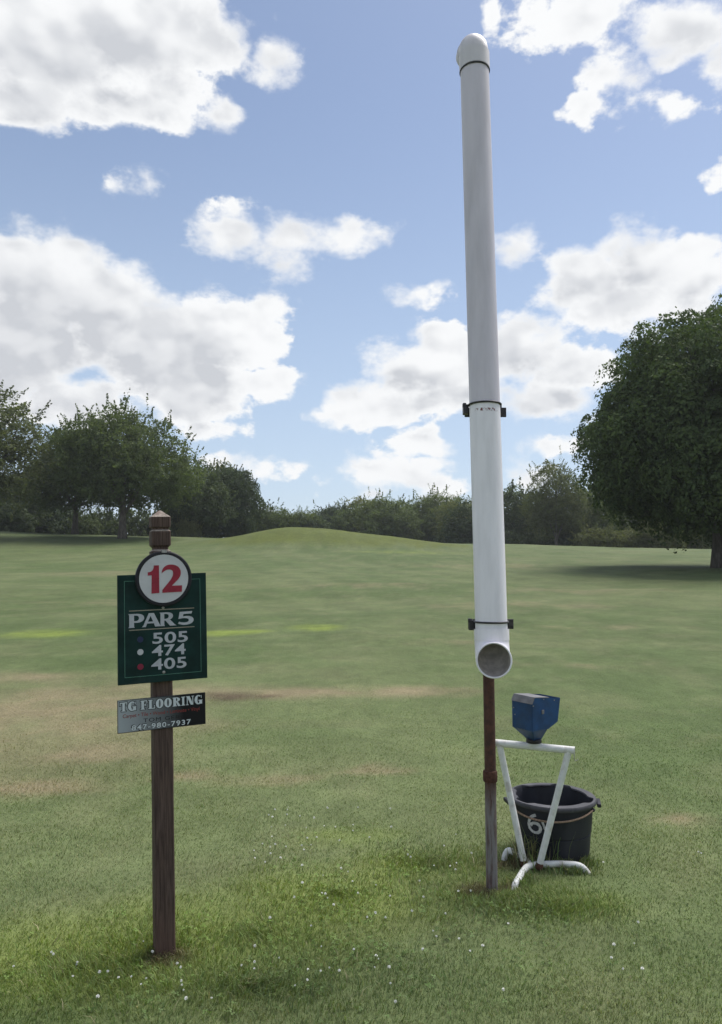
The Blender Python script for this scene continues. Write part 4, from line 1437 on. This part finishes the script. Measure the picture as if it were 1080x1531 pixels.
# ------------------------------------------------------------------ clover
def build_clover():
    rng = np.random.default_rng(9)
    # leaves: trefoils hugging the ground
    n = 2600
    reg = np.array([(-.9, 3.15, .9, .45), (-.3, 3.45, .6, .4), (.2, 3.6, .6, .5), (-.1, 4.3, .6, .4), (.5, 3.3, .6, .4), (-.2, 2.95, .9, .3)])
    k = rng.integers(0, len(reg), n); a = rng.random(n) * 2 * np.pi; r = np.sqrt(rng.random(n))
    x = reg[k, 0] + np.cos(a) * r * reg[k, 2]; y = reg[k, 1] + np.sin(a) * r * reg[k, 3]
    keep = fbm(x * 5, y * 5, 91) + .12 * rng.normal(size=n) > .52
    x, y = x[keep], y[keep]; n = len(x)
    z = H(x, y) + .010 + .024 * rng.random(n)
    Vs, Cs = [], []
    th = rng.random(n) * 2 * np.pi
    tilt = rng.normal(size=(n, 2)) * .35
    sz = .005 + .004 * rng.random(n)
    col = turf_np(x, y) * np.array([.95, 1.15, .9]) * (1.0 + .8 * rng.random((n, 1)))
    for j in range(3):
        t = th + j * 2.094
        for (ru, rs) in ((0, 0), (.8, .55), (1.3, 0), (.8, -.55)):
            dx = np.cos(t) * ru * sz - np.sin(t) * rs * sz; dy = np.sin(t) * ru * sz + np.cos(t) * rs * sz
            Vs.append(np.stack([x + dx, y + dy, z + dx * tilt[:, 0] + dy * tilt[:, 1]], 1))
    V = np.stack(Vs, 1).reshape(-1, 3)
    me = np_mesh("clover_leaves", V, 4, np.arange(len(V)))
    set_colour(me, np.repeat(np.clip(col, 0, 1), 12, axis=0))
    tag(link("clover_leaves", me, None, [M_BLADE]), "low clover leaves spread through the foreground grass", "clover", None, 'stuff')
    # blossoms
    m_f = simple("clover_blossom", (.80, .80, .76), .8, .1, 200, .1)
    m_s = simple("clover_stem", (.06, .09, .03), .7, .2, 50, .1)
    m = MB()
    ang = 2.39996
    for i in range(34):
        zz = 1 - 1.75 * (i + .5) / 34; rr = math.sqrt(max(0, 1 - zz * zz)); t = i * ang
        d = Vector((rr * math.cos(t), rr * math.sin(t), zz))
        s1 = d.orthogonal().normalized(); s2 = d.cross(s1)
        R0, R1 = .0030, .0078
        m.add([d * R0 + s1 * .0012, d * R0 - s1 * .0006 + s2 * .001, d * R0 - s1 * .0006 - s2 * .001, d * R1 + s1 * .0016 + Vector((0, 0, .001)), d * R1 - s1 * .0016 + Vector((0, 0, .001))], [(0, 1, 3), (1, 4, 3), (1, 2, 4), (2, 0, 3), (2, 3, 4)])
    fl = bpy.data.meshes.new("blossom"); fl.from_pydata(m.v, [], m.f); fl.materials.append(m_f)
    m = MB(); m.tube([(0, 0, -.06), (.002, 0, -.03), (0, 0, 0)], .0009, 5)
    stm = bpy.data.meshes.new("stem"); stm.from_pydata(m.v, [], m.f); stm.materials.append(m_s)
    pts = []
    rnd = random.Random(12)
    def scatter(cnt, x0, x1, y0, y1):
        for _ in range(cnt):
            pts.append((rnd.uniform(x0, x1), rnd.uniform(y0, y1)))
    scatter(44, -.6, .2, 3.8, 5.0)
    scatter(26, -.45, .55, 3.05, 3.75)
    scatter(30, -1.15, .2, 2.80, 3.2)
    scatter(10, .15, .62, 3.75, 4.6)
    scatter(9, .3, 1.2, 2.85, 3.5)
    scatter(6, -1.5, -.9, 2.9, 3.6)
    scatter(5, .9, 2.0, 3.3, 4.4)
    for i, (x, y) in enumerate(pts):
        s = rnd.uniform(.4, .85)
        o = bpy.data.objects.new("clover_flower", None)
        o.empty_display_size = .01
        COL.objects.link(o)
        o.location = (x, y, Hs(x, y) + rnd.uniform(.028, .045)); o.scale = (s, s, s)
        o.rotation_euler = (rnd.uniform(-.5, .5), rnd.uniform(-.5, .5), rnd.uniform(0, 6))
        tag(o, "small white clover blossom dotting the foreground grass", "flower", "white clover blossoms in the lawn")
        for nm, me in (("blossom", fl), ("stem", stm)):
            c = bpy.data.objects.new(nm, me); COL.objects.link(c); c.parent = o


build_clover()


# ------------------------------------------------------------------ air
def build_haze():
    m, g = newmat("pale_air")
    v = g.n('ShaderNodeVolumePrincipled')
    v.inputs['Color'].default_value = (.88, .93, 1.0, 1)
    v.inputs['Density'].default_value = 0.0004
    v.inputs['Anisotropy'].default_value = 0.2
    o = g.n('ShaderNodeOutputMaterial')
    g.l(v.outputs[0], o.inputs['Volume'])
    b = MB()
    b.box((0, 1200, 10.5), (3700, 3100, 25.0))
    tag(b.build("haze", m), "thin pale summer haze in the air over the course", "haze", None, 'stuff')


build_haze()
